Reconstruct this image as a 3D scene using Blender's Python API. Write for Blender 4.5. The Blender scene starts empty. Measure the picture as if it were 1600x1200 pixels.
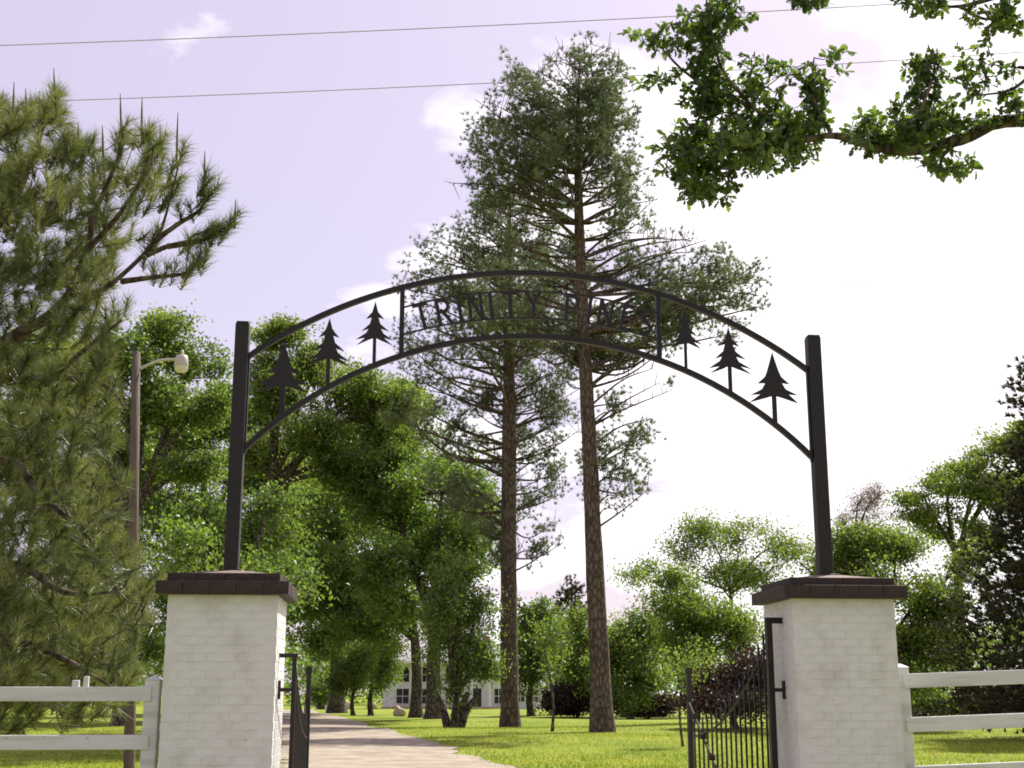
import bpy, bmesh, math, random
import numpy as np
from mathutils import Vector, Matrix

random.seed(7)
rng = np.random.default_rng(11)
scene = bpy.context.scene
C = scene.collection

# ------------------------------------------------------------------ camera
F = 2066.0                       # focal length in pixels of a 1600 px wide frame
PITCH, YAW = math.radians(13.23), math.radians(4.96)
CAM = np.array([-1.162, -10.81, 1.65])
fwd = np.array([math.sin(YAW) * math.cos(PITCH), math.cos(YAW) * math.cos(PITCH), math.sin(PITCH)])
rgt = np.array([math.cos(YAW), -math.sin(YAW), 0.0])
upv = np.cross(rgt, fwd)
fh = np.array([math.sin(YAW), math.cos(YAW), 0.0])
cd = bpy.data.cameras.new('camera')
cd.sensor_width = 36.0
cd.lens = 36.0 * F / 1600.0
cd.clip_start = 0.1
cd.clip_end = 8000
cam = bpy.data.objects.new('camera', cd)
C.objects.link(cam)
cam.matrix_world = Matrix(((rgt[0], upv[0], -fwd[0], CAM[0]), (rgt[1], upv[1], -fwd[1], CAM[1]),
                           (rgt[2], upv[2], -fwd[2], CAM[2]), (0, 0, 0, 1)))
scene.camera = cam

# ------------------------------------------------------------------ sun, sky, exposure
SUN_EL = math.radians(47)
SUN_AZ = math.radians(41)                      # from +Y towards +X
to_sun = Vector((math.sin(SUN_AZ) * math.cos(SUN_EL), math.cos(SUN_AZ) * math.cos(SUN_EL), math.sin(SUN_EL)))
sl = bpy.data.lights.new('sun', 'SUN')
sl.energy = 5.0
sl.angle = math.radians(0.5)
sl.color = (1.0, 0.95, 0.86)
sun = bpy.data.objects.new('sun', sl)
C.objects.link(sun)
sun.rotation_euler = to_sun.to_track_quat('Z', 'Y').to_euler()
sun.location = (20, 20, 60)

world = bpy.data.worlds.new('World')
scene.world = world
world.use_nodes = True
wn, wl = world.node_tree.nodes, world.node_tree.links
wn.clear()
def wnode(t, **kw):
    n = wn.new(t)
    for k, v in kw.items():
        setattr(n, k, v)
    return n
sky = wnode('ShaderNodeTexSky', sky_type='NISHITA', sun_disc=False, sun_elevation=SUN_EL, sun_rotation=SUN_AZ)
sky.air_density = 1.0; sky.dust_density = 2.0; sky.ozone_density = 1.0
tc = wnode('ShaderNodeTexCoord')
sep = wnode('ShaderNodeSeparateXYZ'); wl.new(tc.outputs['Generated'], sep.inputs[0])
zz = wnode('ShaderNodeMath', operation='MAXIMUM'); wl.new(sep.outputs['Z'], zz.inputs[0]); zz.inputs[1].default_value = 0.02
za = wnode('ShaderNodeMath', operation='ADD'); wl.new(zz.outputs[0], za.inputs[0]); za.inputs[1].default_value = 0.22
dv = wnode('ShaderNodeVectorMath', operation='DIVIDE'); wl.new(tc.outputs['Generated'], dv.inputs[0]); wl.new(za.outputs[0], dv.inputs[1])
mp = wnode('ShaderNodeMapping'); wl.new(dv.outputs[0], mp.inputs[0]); mp.inputs['Location'].default_value = (7.3, 4.1, 1.4)
cn = wnode('ShaderNodeTexNoise'); wl.new(mp.outputs[0], cn.inputs['Vector'])
cn.inputs['Scale'].default_value = 2.7; cn.inputs['Detail'].default_value = 9; cn.inputs['Roughness'].default_value = 0.52
# the cloud bank lies on the sunward (eastern) side of the sky
dt = wnode('ShaderNodeVectorMath', operation='DOT_PRODUCT'); wl.new(tc.outputs['Generated'], dt.inputs[0])
BANK = math.radians(62)
dt.inputs[1].default_value = (math.sin(BANK), math.cos(BANK), 0.0)
bk = wnode('ShaderNodeMapRange'); wl.new(dt.outputs['Value'], bk.inputs[0])
bk.inputs[1].default_value = 0.40; bk.inputs[2].default_value = 0.74; bk.inputs[3].default_value = -0.085; bk.inputs[4].default_value = 0.34
ad = wnode('ShaderNodeMath', operation='ADD'); wl.new(cn.outputs['Fac'], ad.inputs[0]); wl.new(bk.outputs[0], ad.inputs[1])
cr = wnode('ShaderNodeValToRGB'); wl.new(ad.outputs[0], cr.inputs[0])
cr.color_ramp.elements[0].position = 0.57; cr.color_ramp.elements[1].position = 0.65
tint = wnode('ShaderNodeMix', data_type='RGBA', blend_type='MULTIPLY'); tint.inputs[0].default_value = 1.0
wl.new(sky.outputs[0], tint.inputs[6]); tint.inputs[7].default_value = (1.0, 0.90, 0.93, 1)
hz = wnode('ShaderNodeMix', data_type='RGBA'); hz.inputs[0].default_value = 0.62      # thin milky veil over all of the sky
wl.new(tint.outputs[2], hz.inputs[6]); hz.inputs[7].default_value = (5.8, 4.95, 6.15, 1)
mx = wnode('ShaderNodeMix', data_type='RGBA'); wl.new(cr.outputs[0], mx.inputs[0])
wl.new(hz.outputs[2], mx.inputs[6]); mx.inputs[7].default_value = (8.6, 8.2, 8.6, 1)
bg = wnode('ShaderNodeBackground'); wl.new(mx.outputs[2], bg.inputs[0]); bg.inputs[1].default_value = 0.092
wo = wnode('ShaderNodeOutputWorld'); wl.new(bg.outputs[0], wo.inputs[0])

vs = scene.view_settings
vs.view_transform = 'Standard'; vs.look = 'None'; vs.gamma = 1.0; vs.use_curve_mapping = False
vs.exposure = 0.78
scene.cycles.max_bounces = 10
scene.cycles.diffuse_bounces = 8
scene.cycles.filter_width = 1.8
scene.cycles.transparent_max_bounces = 6

# ------------------------------------------------------------------ helpers
def P(px, py, D):
    """point seen at a pixel of the photograph, at horizontal distance D ahead of the camera"""
    d = fwd + (px - 800) / F * rgt - (py - 600) / F * upv
    return CAM + d * (D / (d @ fh))
def G(px, py):
    d = fwd + (px - 800) / F * rgt - (py - 600) / F * upv
    return CAM + d * (-CAM[2] / d[2])
def onY(px, py, y):
    d = fwd + (px - 800) / F * rgt - (py - 600) / F * upv
    return CAM + d * ((y - CAM[1]) / d[1])
def m_per_px(D):
    return D / F

def mat(name, base, rough=0.7, spec=0.3, metal=0.0, var=None, scale=6.0, bump=0.0, bscale=40.0, detail=5.0, stretch=(1, 1, 1), coord='Object'):
    m = bpy.data.materials.new(name); m.use_nodes = True
    n, l = m.node_tree.nodes, m.node_tree.links
    b = n['Principled BSDF']
    b.inputs['Base Color'].default_value = (*base, 1); b.inputs['Roughness'].default_value = rough
    b.inputs['Specular IOR Level'].default_value = spec; b.inputs['Metallic'].default_value = metal
    t = n.new('ShaderNodeTexCoord'); mpn = n.new('ShaderNodeMapping'); l.new(t.outputs[coord], mpn.inputs[0])
    mpn.inputs['Scale'].default_value = stretch
    if var:
        no = n.new('ShaderNodeTexNoise'); l.new(mpn.outputs[0], no.inputs['Vector'])
        no.inputs['Scale'].default_value = scale; no.inputs['Detail'].default_value = detail; no.inputs['Roughness'].default_value = 0.65
        r = n.new('ShaderNodeValToRGB'); l.new(no.outputs['Fac'], r.inputs[0])
        r.color_ramp.elements[0].position = 0.32; r.color_ramp.elements[1].position = 0.68
        r.color_ramp.elements[0].color = (*base, 1); r.color_ramp.elements[1].color = (*var, 1)
        l.new(r.outputs[0], b.inputs['Base Color'])
    if bump:
        no2 = n.new('ShaderNodeTexNoise'); l.new(mpn.outputs[0], no2.inputs['Vector'])
        no2.inputs['Scale'].default_value = bscale; no2.inputs['Detail'].default_value = 6
        bp = n.new('ShaderNodeBump'); bp.inputs['Strength'].default_value = bump; bp.inputs['Distance'].default_value = 0.02
        l.new(no2.outputs['Fac'], bp.inputs['Height']); l.new(bp.outputs[0], b.inputs['Normal'])
    return m

def leaf_mat(name, a, b, trans, tw=0.45, gloss=0.06):
    """leaf: diffuse + light coming through the blade; colour varies leaf by leaf through the attribute 'tone'"""
    m = bpy.data.materials.new(name); m.use_nodes = True
    n, l = m.node_tree.nodes, m.node_tree.links
    n.clear()
    at = n.new('ShaderNodeAttribute'); at.attribute_name = 'tone'
    mxc = n.new('ShaderNodeMix'); mxc.data_type = 'RGBA'; l.new(at.outputs['Fac'], mxc.inputs[0])
    mxc.inputs[6].default_value = (*a, 1); mxc.inputs[7].default_value = (*b, 1)
    df = n.new('ShaderNodeBsdfDiffuse'); l.new(mxc.outputs[2], df.inputs[0])
    mxt = n.new('ShaderNodeMix'); mxt.data_type = 'RGBA'; mxt.blend_type = 'MULTIPLY'; mxt.inputs[0].default_value = 1
    l.new(mxc.outputs[2], mxt.inputs[6]); mxt.inputs[7].default_value = (*trans, 1)
    tr = n.new('ShaderNodeBsdfTranslucent'); l.new(mxt.outputs[2], tr.inputs[0])
    ms = n.new('ShaderNodeMixShader'); ms.inputs[0].default_value = tw
    l.new(df.outputs[0], ms.inputs[1]); l.new(tr.outputs[0], ms.inputs[2])
    gl = n.new('ShaderNodeBsdfGlossy'); gl.inputs['Roughness'].default_value = 0.45
    gl.inputs[0].default_value = (0.8, 0.85, 0.8, 1)
    m2 = n.new('ShaderNodeMixShader'); m2.inputs[0].default_value = gloss
    l.new(ms.outputs[0], m2.inputs[1]); l.new(gl.outputs[0], m2.inputs[2])
    o = n.new('ShaderNodeOutputMaterial'); l.new(m2.outputs[0], o.inputs[0])
    return m

def link(name, me, m, parent=None, loc=None):
    if m is not None and not me.materials:
        me.materials.append(m)
    o = bpy.data.objects.new(name, me); C.objects.link(o)
    if loc is not None: o.location = loc
    if parent is not None: o.parent = parent
    return o
def tag(o, label=None, cat=None, group=None, kind=None):
    if label: o['label'] = label
    if cat: o['category'] = cat
    if group: o['group'] = group
    if kind: o['kind'] = kind
    return o
def empty(name, loc, label=None, cat=None, group=None, rz=0):
    o = bpy.data.objects.new(name, None); C.objects.link(o)
    o.location = loc; o.rotation_euler = (0, 0, rz); o.empty_display_size = 0.2
    return tag(o, label, cat, group)
def bm_mesh(name, bm):
    me = bpy.data.meshes.new(name); bm.to_mesh(me); bm.free(); return me
def add_box(bm, c, s, rot=None):
    M = Matrix.Translation(c)
    if rot is not None: M = M @ rot
    M = M @ Matrix.Diagonal((s[0], s[1], s[2], 1))
    return bmesh.ops.create_cube(bm, size=1, matrix=M)['verts']
def box_mesh(name, c, s, bev=0.0, seg=1):
    bm = bmesh.new(); add_box(bm, c, s)
    if bev: bmesh.ops.bevel(bm, geom=bm.edges[:], offset=bev, segments=seg, affect='EDGES', profile=0.5)
    return bm_mesh(name, bm)
def np_mesh(name, V, Fc, tone=None, smooth=False):
    """V (n,3); Fc (m,k) all faces with the same number of corners"""
    me = bpy.data.meshes.new(name)
    V = np.asarray(V, np.float32); Fc = np.asarray(Fc, np.int32)
    me.vertices.add(len(V)); me.vertices.foreach_set('co', V.ravel())
    k = Fc.shape[1]
    me.loops.add(Fc.size); me.loops.foreach_set('vertex_index', Fc.ravel())
    me.polygons.add(len(Fc)); me.polygons.foreach_set('loop_start', np.arange(0, Fc.size, k, dtype=np.int32))
    me.polygons.foreach_set('loop_total', np.full(len(Fc), k, np.int32))
    if smooth: me.polygons.foreach_set('use_smooth', np.ones(len(Fc), bool))
    if tone is not None:
        a = me.attributes.new('tone', 'FLOAT', 'POINT'); a.data.foreach_set('value', np.asarray(tone, np.float32))
    me.update(calc_edges=True); me.validate()
    return me
def unit(v):
    v = np.asarray(v, float); return v / np.maximum(np.linalg.norm(v, axis=-1, keepdims=True), 1e-9)
def frames(a):
    a = unit(a); r = np.where(np.abs(a[:, 2:3]) > 0.9, np.array([[1., 0, 0]]), np.array([[0, 0, 1.]]))
    u = unit(np.cross(a, r)); return a, u, np.cross(a, u)

class Wood:
    """trunks, limbs and twigs collected into one mesh"""
    def __init__(s): s.V = []; s.F = []; s.n = 0
    def tube(s, pts, rad, k=8, wob=0.0):
        pts = np.asarray(pts, float); rad = np.asarray(rad, float); m = len(pts)
        d = np.gradient(pts, axis=0); a = unit(d)
        ref = np.array([1., 0.13, 0.07]) if abs(a[0][0]) < 0.8 else np.array([0., 1, 0.1])
        u = unit(np.cross(a, ref)); v = np.cross(a, u)
        th = np.linspace(0, 2 * math.pi, k, endpoint=False)
        rr = rad[:, None] * (1 + wob * rng.normal(size=(m, k)))
        V = pts[:, None] + rr[..., None] * (np.cos(th)[None, :, None] * u[:, None] + np.sin(th)[None, :, None] * v[:, None])
        i = np.arange(m - 1)[:, None] * k; j = np.arange(k)[None]; j2 = (j + 1) % k
        Fq = np.stack([i + j, i + j2, i + k + j2, i + k + j], -1).reshape(-1, 4) + s.n
        s.V.append(V.reshape(-1, 3)); s.F.append(Fq); s.n += m * k
    def twigs(s, A, B, ra, rb):
        A = np.asarray(A); B = np.asarray(B)
        if not len(A): return
        a, u, v = frames(B - A); n = len(A)
        th = np.array([0, 2.094, 4.189])
        ring = np.cos(th)[None, :, None] * u[:, None] + np.sin(th)[None, :, None] * v[:, None]
        ra = np.broadcast_to(np.asarray(ra, float), (n,)); rb = np.broadcast_to(np.asarray(rb, float), (n,))
        V = np.concatenate([A[:, None] + ring * ra[:, None, None], B[:, None] + ring * rb[:, None, None]], 1)
        base = np.array([[0, 1, 4, 3], [1, 2, 5, 4], [2, 0, 3, 5]])
        Fq = (np.arange(n)[:, None, None] * 6 + base[None] + s.n).reshape(-1, 4)
        s.V.append(V.reshape(-1, 3)); s.F.append(Fq); s.n += n * 6
    def mesh(s, name): return np_mesh(name, np.concatenate(s.V), np.concatenate(s.F), smooth=True)

def smooth_path(pts, n=4):
    """Catmull-Rom"""
    p = np.asarray(pts, float)
    if len(p) < 3:
        t = np.linspace(0, 1, n * (len(p) - 1) + 1)[:, None]; return p[0] * (1 - t) + p[-1] * t
    q = np.vstack([2 * p[0] - p[1], p, 2 * p[-1] - p[-2]]); out = []
    for i in range(1, len(q) - 2):
        for t in np.linspace(0, 1, n, endpoint=False):
            a, b, c, d = q[i - 1], q[i], q[i + 1], q[i + 2]
            out.append(0.5 * (2 * b + (c - a) * t + (2 * a - 5 * b + 4 * c - d) * t * t + (-a + 3 * b - 3 * c + d) * t ** 3))
    out.append(p[-1]); return np.array(out)

def leaves(cent, size, tone, aspect=0.5, up=0.6, droop=0.0):
    """kite-shaped folded leaves; returns V, F, tone"""
    n = len(cent)
    ax = unit(rng.normal(size=(n, 3)) + np.array([0, 0, -droop]))
    nm = unit(rng.normal(size=(n, 3)) + np.array([0, 0, up]))
    side = unit(np.cross(ax, nm)); nm = np.cross(side, ax)
    L = size * rng.uniform(0.65, 1.25, n)[:, None]; W = L * aspect * 0.5
    a = cent - ax * L * 0.5; b = cent + ax * L * 0.5
    mid = cent - ax * L * 0.06
    l = mid + side * W + nm * W * 0.45; r = mid - side * W + nm * W * 0.45
    V = np.stack([a, r, b, l], 1).reshape(-1, 3)
    Fq = np.arange(n * 4).reshape(n, 4)
    return V, Fq, np.repeat(tone, 4)

def needles(base, axis, n, length, width, tone, spread=(0.25, 1.1), shoot=0.0):
    """n needles (thin triangles) round every shoot"""
    m = len(base); B = np.repeat(base, n, 0); A = np.repeat(unit(axis), n, 0); k = m * n
    a, u, v = frames(A); ph = rng.uniform(0, 2 * math.pi, k); th = rng.uniform(*spread, k)
    d = a * np.cos(th)[:, None] + (u * np.cos(ph)[:, None] + v * np.sin(ph)[:, None]) * np.sin(th)[:, None]
    d = unit(d + np.array([0, 0, -0.12]))
    L = (length * rng.uniform(0.7, 1.15, k))[:, None]
    s = (rng.uniform(0, 1, k) * shoot)[:, None]
    b0 = B + a * s
    w = unit(np.cross(d, rng.normal(size=(k, 3)))) * width * 0.5
    V = np.stack([b0 - w, b0 + w, b0 + d * L], 1).reshape(-1, 3)
    t = np.repeat(tone, n) + rng.normal(0, 0.12, k)
    return V, np.arange(k * 3).reshape(k, 3), np.repeat(np.clip(t, 0, 1), 3)

def noise3(p, scale, seed):
    r = np.random.default_rng(seed); out = np.zeros(len(p))
    for _ in range(6):
        k = r.normal(size=3) / scale; out += np.sin(p @ k * 2.2 + r.uniform(0, 6.28))
    return out / 6 ** 0.5

# ------------------------------------------------------------------ materials
M_white = mat('white_brick_paint', (0.59, 0.58, 0.575), 0.6, 0.25, var=(0.68, 0.67, 0.665), scale=3.0, bump=0.35, bscale=55)
M_joint = mat('painted_joint', (0.60, 0.585, 0.57), 0.7, 0.2, var=(0.68, 0.665, 0.65), scale=9)
M_cap = mat('dark_brown_cap_paint', (0.022, 0.013, 0.013), 0.6, 0.3, var=(0.05, 0.030, 0.027), scale=12, bump=0.4, bscale=60)
M_wash = mat('mortar_wash', (0.13, 0.09, 0.075), 0.8, 0.2, var=(0.24, 0.175, 0.145), scale=14, bump=0.4)
M_iron = mat('black_iron', (0.007, 0.006, 0.0065), 0.45, 0.35, var=(0.018, 0.012, 0.011), scale=18, bump=0.15, bscale=90)
M_rust = mat('rusty_iron', (0.05, 0.022, 0.016), 0.7, 0.3, var=(0.02, 0.015, 0.014), scale=25)
M_fence = mat('white_fence_paint', (0.58, 0.575, 0.575), 0.6, 0.2, var=(0.67, 0.665, 0.66), scale=2.5, bump=0.15, bscale=30, stretch=(0.3, 1, 3))
M_polewood = mat('weathered_pole', (0.085, 0.062, 0.05), 0.85, 0.15, var=(0.155, 0.125, 0.10), scale=8, bump=0.6, bscale=20, stretch=(3, 3, 0.25))
M_pinebark = mat('pine_bark', (0.065, 0.038, 0.028), 0.9, 0.15, var=(0.185, 0.115, 0.085), scale=3.2, bump=1.0, bscale=5, stretch=(1.6, 1.6, 0.55))
M_bark = mat('grey_bark', (0.055, 0.042, 0.032), 0.9, 0.15, var=(0.13, 0.1, 0.075), scale=5, bump=0.9, bscale=8, stretch=(2, 2, 0.5))
M_wire = mat('grey_cable', (0.34, 0.32, 0.36), 0.6, 0.3)
def weather(m, dirt, amount, streak=(7, 7, 0.7), chip=None):
    """rain streaks and chips worn into a painted surface, continuous across its pieces"""
    n, l = m.node_tree.nodes, m.node_tree.links; b = n['Principled BSDF']
    src = b.inputs['Base Color'].links[0].from_socket
    g = n.new('ShaderNodeNewGeometry'); mp_ = n.new('ShaderNodeMapping'); l.new(g.outputs['Position'], mp_.inputs[0]); mp_.inputs['Scale'].default_value = streak
    no = n.new('ShaderNodeTexNoise'); l.new(mp_.outputs[0], no.inputs['Vector']); no.inputs['Scale'].default_value = 1.0; no.inputs['Detail'].default_value = 7; no.inputs['Roughness'].default_value = 0.6
    r = n.new('ShaderNodeMapRange'); l.new(no.outputs['Fac'], r.inputs[0]); r.inputs[1].default_value = 0.48; r.inputs[2].default_value = 0.75; r.inputs[3].default_value = 0; r.inputs[4].default_value = amount
    mx_ = n.new('ShaderNodeMix'); mx_.data_type = 'RGBA'; l.new(r.outputs[0], mx_.inputs[0]); l.new(src, mx_.inputs[6]); mx_.inputs[7].default_value = (*dirt, 1)
    out = mx_.outputs[2]
    if chip:
        n2 = n.new('ShaderNodeTexNoise'); l.new(g.outputs['Position'], n2.inputs['Vector']); n2.inputs['Scale'].default_value = 21; n2.inputs['Detail'].default_value = 5
        r2 = n.new('ShaderNodeMapRange'); l.new(n2.outputs['Fac'], r2.inputs[0]); r2.inputs[1].default_value = 0.69; r2.inputs[2].default_value = 0.73; r2.inputs[3].default_value = 0; r2.inputs[4].default_value = .8
        m3 = n.new('ShaderNodeMix'); m3.data_type = 'RGBA'; l.new(r2.outputs[0], m3.inputs[0]); l.new(out, m3.inputs[6]); m3.inputs[7].default_value = (*chip, 1); out = m3.outputs[2]
    l.new(out, b.inputs['Base Color'])
weather(M_white, (0.36, 0.335, 0.30), 0.5, (4, 4, 3), chip=(0.42, 0.35, 0.31)); weather(M_joint, (0.36, 0.335, 0.30), 0.5, (4, 4, 3))
weather(M_fence, (0.33, 0.33, 0.29), 0.7, (1.2, 6, 9), chip=(0.36, 0.35, 0.32))
def bark_plates(m, sc, dark, light):
    n, l = m.node_tree.nodes, m.node_tree.links; b = n['Principled BSDF']
    t = n.new('ShaderNodeTexCoord'); mp_ = n.new('ShaderNodeMapping'); l.new(t.outputs['Object'], mp_.inputs[0]); mp_.inputs['Scale'].default_value = (sc, sc, sc * .38)
    nz = n.new('ShaderNodeTexNoise'); l.new(mp_.outputs[0], nz.inputs['Vector']); nz.inputs['Scale'].default_value = 1.2; nz.inputs['Detail'].default_value = 4
    ad_ = n.new('ShaderNodeMix'); ad_.data_type = 'RGBA'; ad_.blend_type = 'ADD'; ad_.inputs[0].default_value = .5; l.new(mp_.outputs[0], ad_.inputs[6]); l.new(nz.outputs['Color'], ad_.inputs[7])
    v = n.new('ShaderNodeTexVoronoi'); v.feature = 'DISTANCE_TO_EDGE'; v.inputs['Scale'].default_value = 1.0; l.new(ad_.outputs[2], v.inputs['Vector'])
    r = n.new('ShaderNodeValToRGB'); l.new(v.outputs['Distance'], r.inputs[0]); r.color_ramp.elements[0].position = .02; r.color_ramp.elements[1].position = .24
    r.color_ramp.elements[0].color = (*dark, 1); r.color_ramp.elements[1].color = (*light, 1)
    v2 = n.new('ShaderNodeMix'); v2.data_type = 'RGBA'; v2.blend_type = 'MULTIPLY'; v2.inputs[0].default_value = .6; l.new(r.outputs[0], v2.inputs[6])
    n3 = n.new('ShaderNodeTexNoise'); l.new(mp_.outputs[0], n3.inputs['Vector']); n3.inputs['Scale'].default_value = 3; n3.inputs['Detail'].default_value = 5; r3 = n.new('ShaderNodeMapRange'); l.new(n3.outputs['Fac'], r3.inputs[0]); r3.inputs[3].default_value = .45; r3.inputs[4].default_value = 1.5
    l.new(r3.outputs[0], v2.inputs[7]); l.new(v2.outputs[2], b.inputs['Base Color'])
    bp = n.new('ShaderNodeBump'); bp.inputs['Strength'].default_value = 1; bp.inputs['Distance'].default_value = .05; l.new(r.outputs[0], bp.inputs['Height']); l.new(bp.outputs[0], b.inputs['Normal'])
bark_plates(M_pinebark, 6.0, (0.055, 0.039, 0.032), (0.155, 0.115, 0.094))
bark_plates(M_bark, 6.5, (0.025, 0.02, 0.017), (0.14, 0.115, 0.09))
M_lamp = mat('lamp_housing', (0.45, 0.42, 0.38), 0.5, 0.4)
M_glassy = mat('lamp_lens', (0.62, 0.56, 0.45), 0.25, 0.5)
M_housewhite = mat('house_white', (0.75, 0.75, 0.74), 0.6, 0.2, var=(0.68, 0.68, 0.68), scale=0.8)
M_roof = mat('grey_shingle', (0.28, 0.27, 0.28), 0.85, 0.2, var=(0.38, 0.37, 0.37), scale=2)
M_glass = mat('dark_window_glass', (0.02, 0.024, 0.03), 0.1, 0.5)
M_brickred = mat('old_brick', (0.2, 0.08, 0.05), 0.85, 0.2, var=(0.34, 0.18, 0.12), scale=7)
M_stone = mat('tan_stone', (0.4, 0.3, 0.22), 0.85, 0.2, var=(0.55, 0.45, 0.36), scale=3, bump=0.5, bscale=6)

L_pine = leaf_mat('loblolly_needles', (0.075, 0.108, 0.055), (0.235, 0.265, 0.135), (1.1, 1.15, 0.8), 0.36, 0.06)
L_pinenear = leaf_mat('near_pine_needles', (0.065, 0.092, 0.032), (0.215, 0.235, 0.095), (1.2, 1.15, 0.6), 0.42, 0.06)
L_oak = leaf_mat('oak_leaves', (0.035, 0.065, 0.018), (0.15, 0.2, 0.052), (1.5, 1.7, 0.6), 0.5, 0.05)
L_dark = leaf_mat('dark_oak_leaves', (0.068, 0.118, 0.03), (0.205, 0.265, 0.07), (1.45, 1.6, 0.6), 0.48, 0.04)
L_light = leaf_mat('light_green_leaves', (0.088, 0.135, 0.03), (0.225, 0.27, 0.072), (1.4, 1.5, 0.6), 0.5, 0.04)
L_mid = leaf_mat('mid_green_leaves', (0.078, 0.128, 0.034), (0.21, 0.265, 0.074), (1.45, 1.55, 0.6), 0.5, 0.04)
L_cedar = leaf_mat('cedar_sprays', (0.032, 0.034, 0.02), (0.095, 0.088, 0.045), (1.1, 1.1, 0.6), 0.25, 0.03)
L_maroonshade = leaf_mat('maroon_shade_leaves', (0.035, 0.022, 0.022), (0.08, 0.05, 0.045), (1.2, 0.8, 0.6), 0.25, 0.03)  # dark tone carries the shade under the trees; low shrubs share it
L_dry = leaf_mat('dry_pinkish_leaves', (0.2, 0.15, 0.12), (0.36, 0.28, 0.24), (1, 1, 1), 0.35, 0.02)
L_grass = leaf_mat('grass_blades', (0.10, 0.165, 0.016), (0.31, 0.335, 0.05), (1.3, 1.3, 0.5), 0.42, 0.02)

# ------------------------------------------------------------------ ground
def ground_material():
    m = mat('lawn', (0.09, 0.13, 0.014), 0.9, 0.1)
    n, l = m.node_tree.nodes, m.node_tree.links; b = n['Principled BSDF']
    t = n.new('ShaderNodeTexCoord')
    n1 = n.new('ShaderNodeTexNoise'); l.new(t.outputs['Object'], n1.inputs['Vector']); n1.inputs['Scale'].default_value = 0.22; n1.inputs['Detail'].default_value = 10; n1.inputs['Roughness'].default_value = 0.7
    n2 = n.new('ShaderNodeTexNoise'); l.new(t.outputs['Object'], n2.inputs['Vector']); n2.inputs['Scale'].default_value = 9; n2.inputs['Detail'].default_value = 6
    r1 = n.new('ShaderNodeValToRGB'); l.new(n1.outputs['Fac'], r1.inputs[0])
    e = r1.color_ramp.elements; e[0].position = 0.3; e[1].position = 0.72
    e[0].color = (0.11, 0.17, 0.016, 1); e[1].color = (0.30, 0.29, 0.05, 1); e.new(.5); e[1].color = (0.20, 0.25, 0.028, 1)
    mm = n.new('ShaderNodeMix'); mm.data_type = 'RGBA'; mm.blend_type = 'MULTIPLY'; mm.inputs[0].default_value = 0.6
    l.new(r1.outputs[0], mm.inputs[6])
    r2 = n.new('ShaderNodeValToRGB'); l.new(n2.outputs['Fac'], r2.inputs[0]); r2.color_ramp.elements[0].position = 0.3; r2.color_ramp.elements[1].position = 0.7
    r2.color_ramp.elements[0].color = (0.6, 0.6, 0.5, 1); r2.color_ramp.elements[1].color = (1.15, 1.15, 1.0, 1)
    l.new(r2.outputs[0], mm.inputs[7]); l.new(mm.outputs[2], b.inputs['Base Color'])
    bp = n.new('ShaderNodeBump'); bp.inputs['Strength'].default_value = 0.8; bp.inputs['Distance'].default_value = 0.06
    l.new(n2.outputs['Fac'], bp.inputs['Height']); l.new(bp.outputs[0], b.inputs['Normal'])
    return m
def roll(x, y):                       # very gentle swells of the lawn, flat at the gate
    k = np.clip((np.hypot(x, y) - 18) / 30, 0, 1) * np.clip((400 - np.hypot(x, y)) / 200, 0, 1)
    return 0.10 * k * (np.sin(x * 0.21 + 0.7) * np.sin(y * 0.17) + 0.6 * np.sin(x * 0.09 - y * 0.31))
gx = np.concatenate([np.linspace(-3000, -120, 14), np.linspace(-110, 110, 111), np.linspace(120, 3000, 14)])
gy = np.concatenate([np.linspace(-600, -60, 8), np.linspace(-50, 210, 131), np.linspace(220, 4000, 16)])
X, Y = np.meshgrid(gx, gy); nx, ny = len(gx), len(gy)
Vg = np.stack([X, Y, roll(X, Y)], -1).reshape(-1, 3)
I, J = np.meshgrid(np.arange(nx - 1), np.arange(ny - 1)); q = (J * nx + I).ravel()
tag(link('ground', np_mesh('ground', Vg, np.stack([q, q + 1, q + nx + 1, q + nx], -1), smooth=True), ground_material()), kind='structure')

# drive: its right edge as the photograph shows it, 5.2 m wide
edge_px = [(800, 1200), (740, 1180), (690, 1163), (640, 1149), (590, 1136), (545, 1124), (510, 1115.5), (480, 1109)]
edge = [G(*p)[:2] for p in edge_px]
edge = [np.array([2.2, -14.]), np.array([2.1, 0.]), np.array([2.6, 9.])] + edge
edge = smooth_path(np.array([[e[0], e[1], 0] for e in edge]), 10)[:, :2]
tng = unit(np.gradient(edge, axis=0)); left = np.stack([-tng[:, 1], tng[:, 0]], -1)
wdt = np.clip(4.3 + (edge[:, 1] - 2) * 0.05, 4.3, 5.6)
rows = []
for i in range(len(edge)):
    jit = 0.26 * noise3(np.array([[edge[i, 1], 0, 0]]), 0.9, 3)[0]; jit2 = 0.26 * noise3(np.array([[edge[i, 1], 5, 0]]), 1.1, 4)[0]
    a = edge[i] - left[i] * jit; b = edge[i] + left[i] * (wdt[i] + jit2)
    rows.append([a * (1 - t) + b * t for t in np.linspace(0, 1, 9)])
rows = np.array(rows); r_, c_ = rows.shape[:2]
Z = roll(rows[..., 0], rows[..., 1]) + 0.02 + 0.02 * np.sin(np.linspace(0, math.pi, c_))[None]
Vd = np.dstack([rows, Z]).reshape(-1, 3)
I, J = np.meshgrid(np.arange(c_ - 1), np.arange(r_ - 1)); q = (J * c_ + I).ravel()
M_drive = mat('sandy_gravel', (0.245, 0.205, 0.155), 0.95, 0.1, var=(0.38, 0.328, 0.265), scale=0.8, bump=1.0, bscale=14, detail=12)
weather(M_drive, (0.20, 0.165, 0.12), 0.85, (0.9, 0.35, 1))
tag(link('drive', np_mesh('drive', Vd, np.stack([q, q + c_, q + c_ + 1, q + 1], -1), smooth=True), M_drive), kind='structure')

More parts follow.
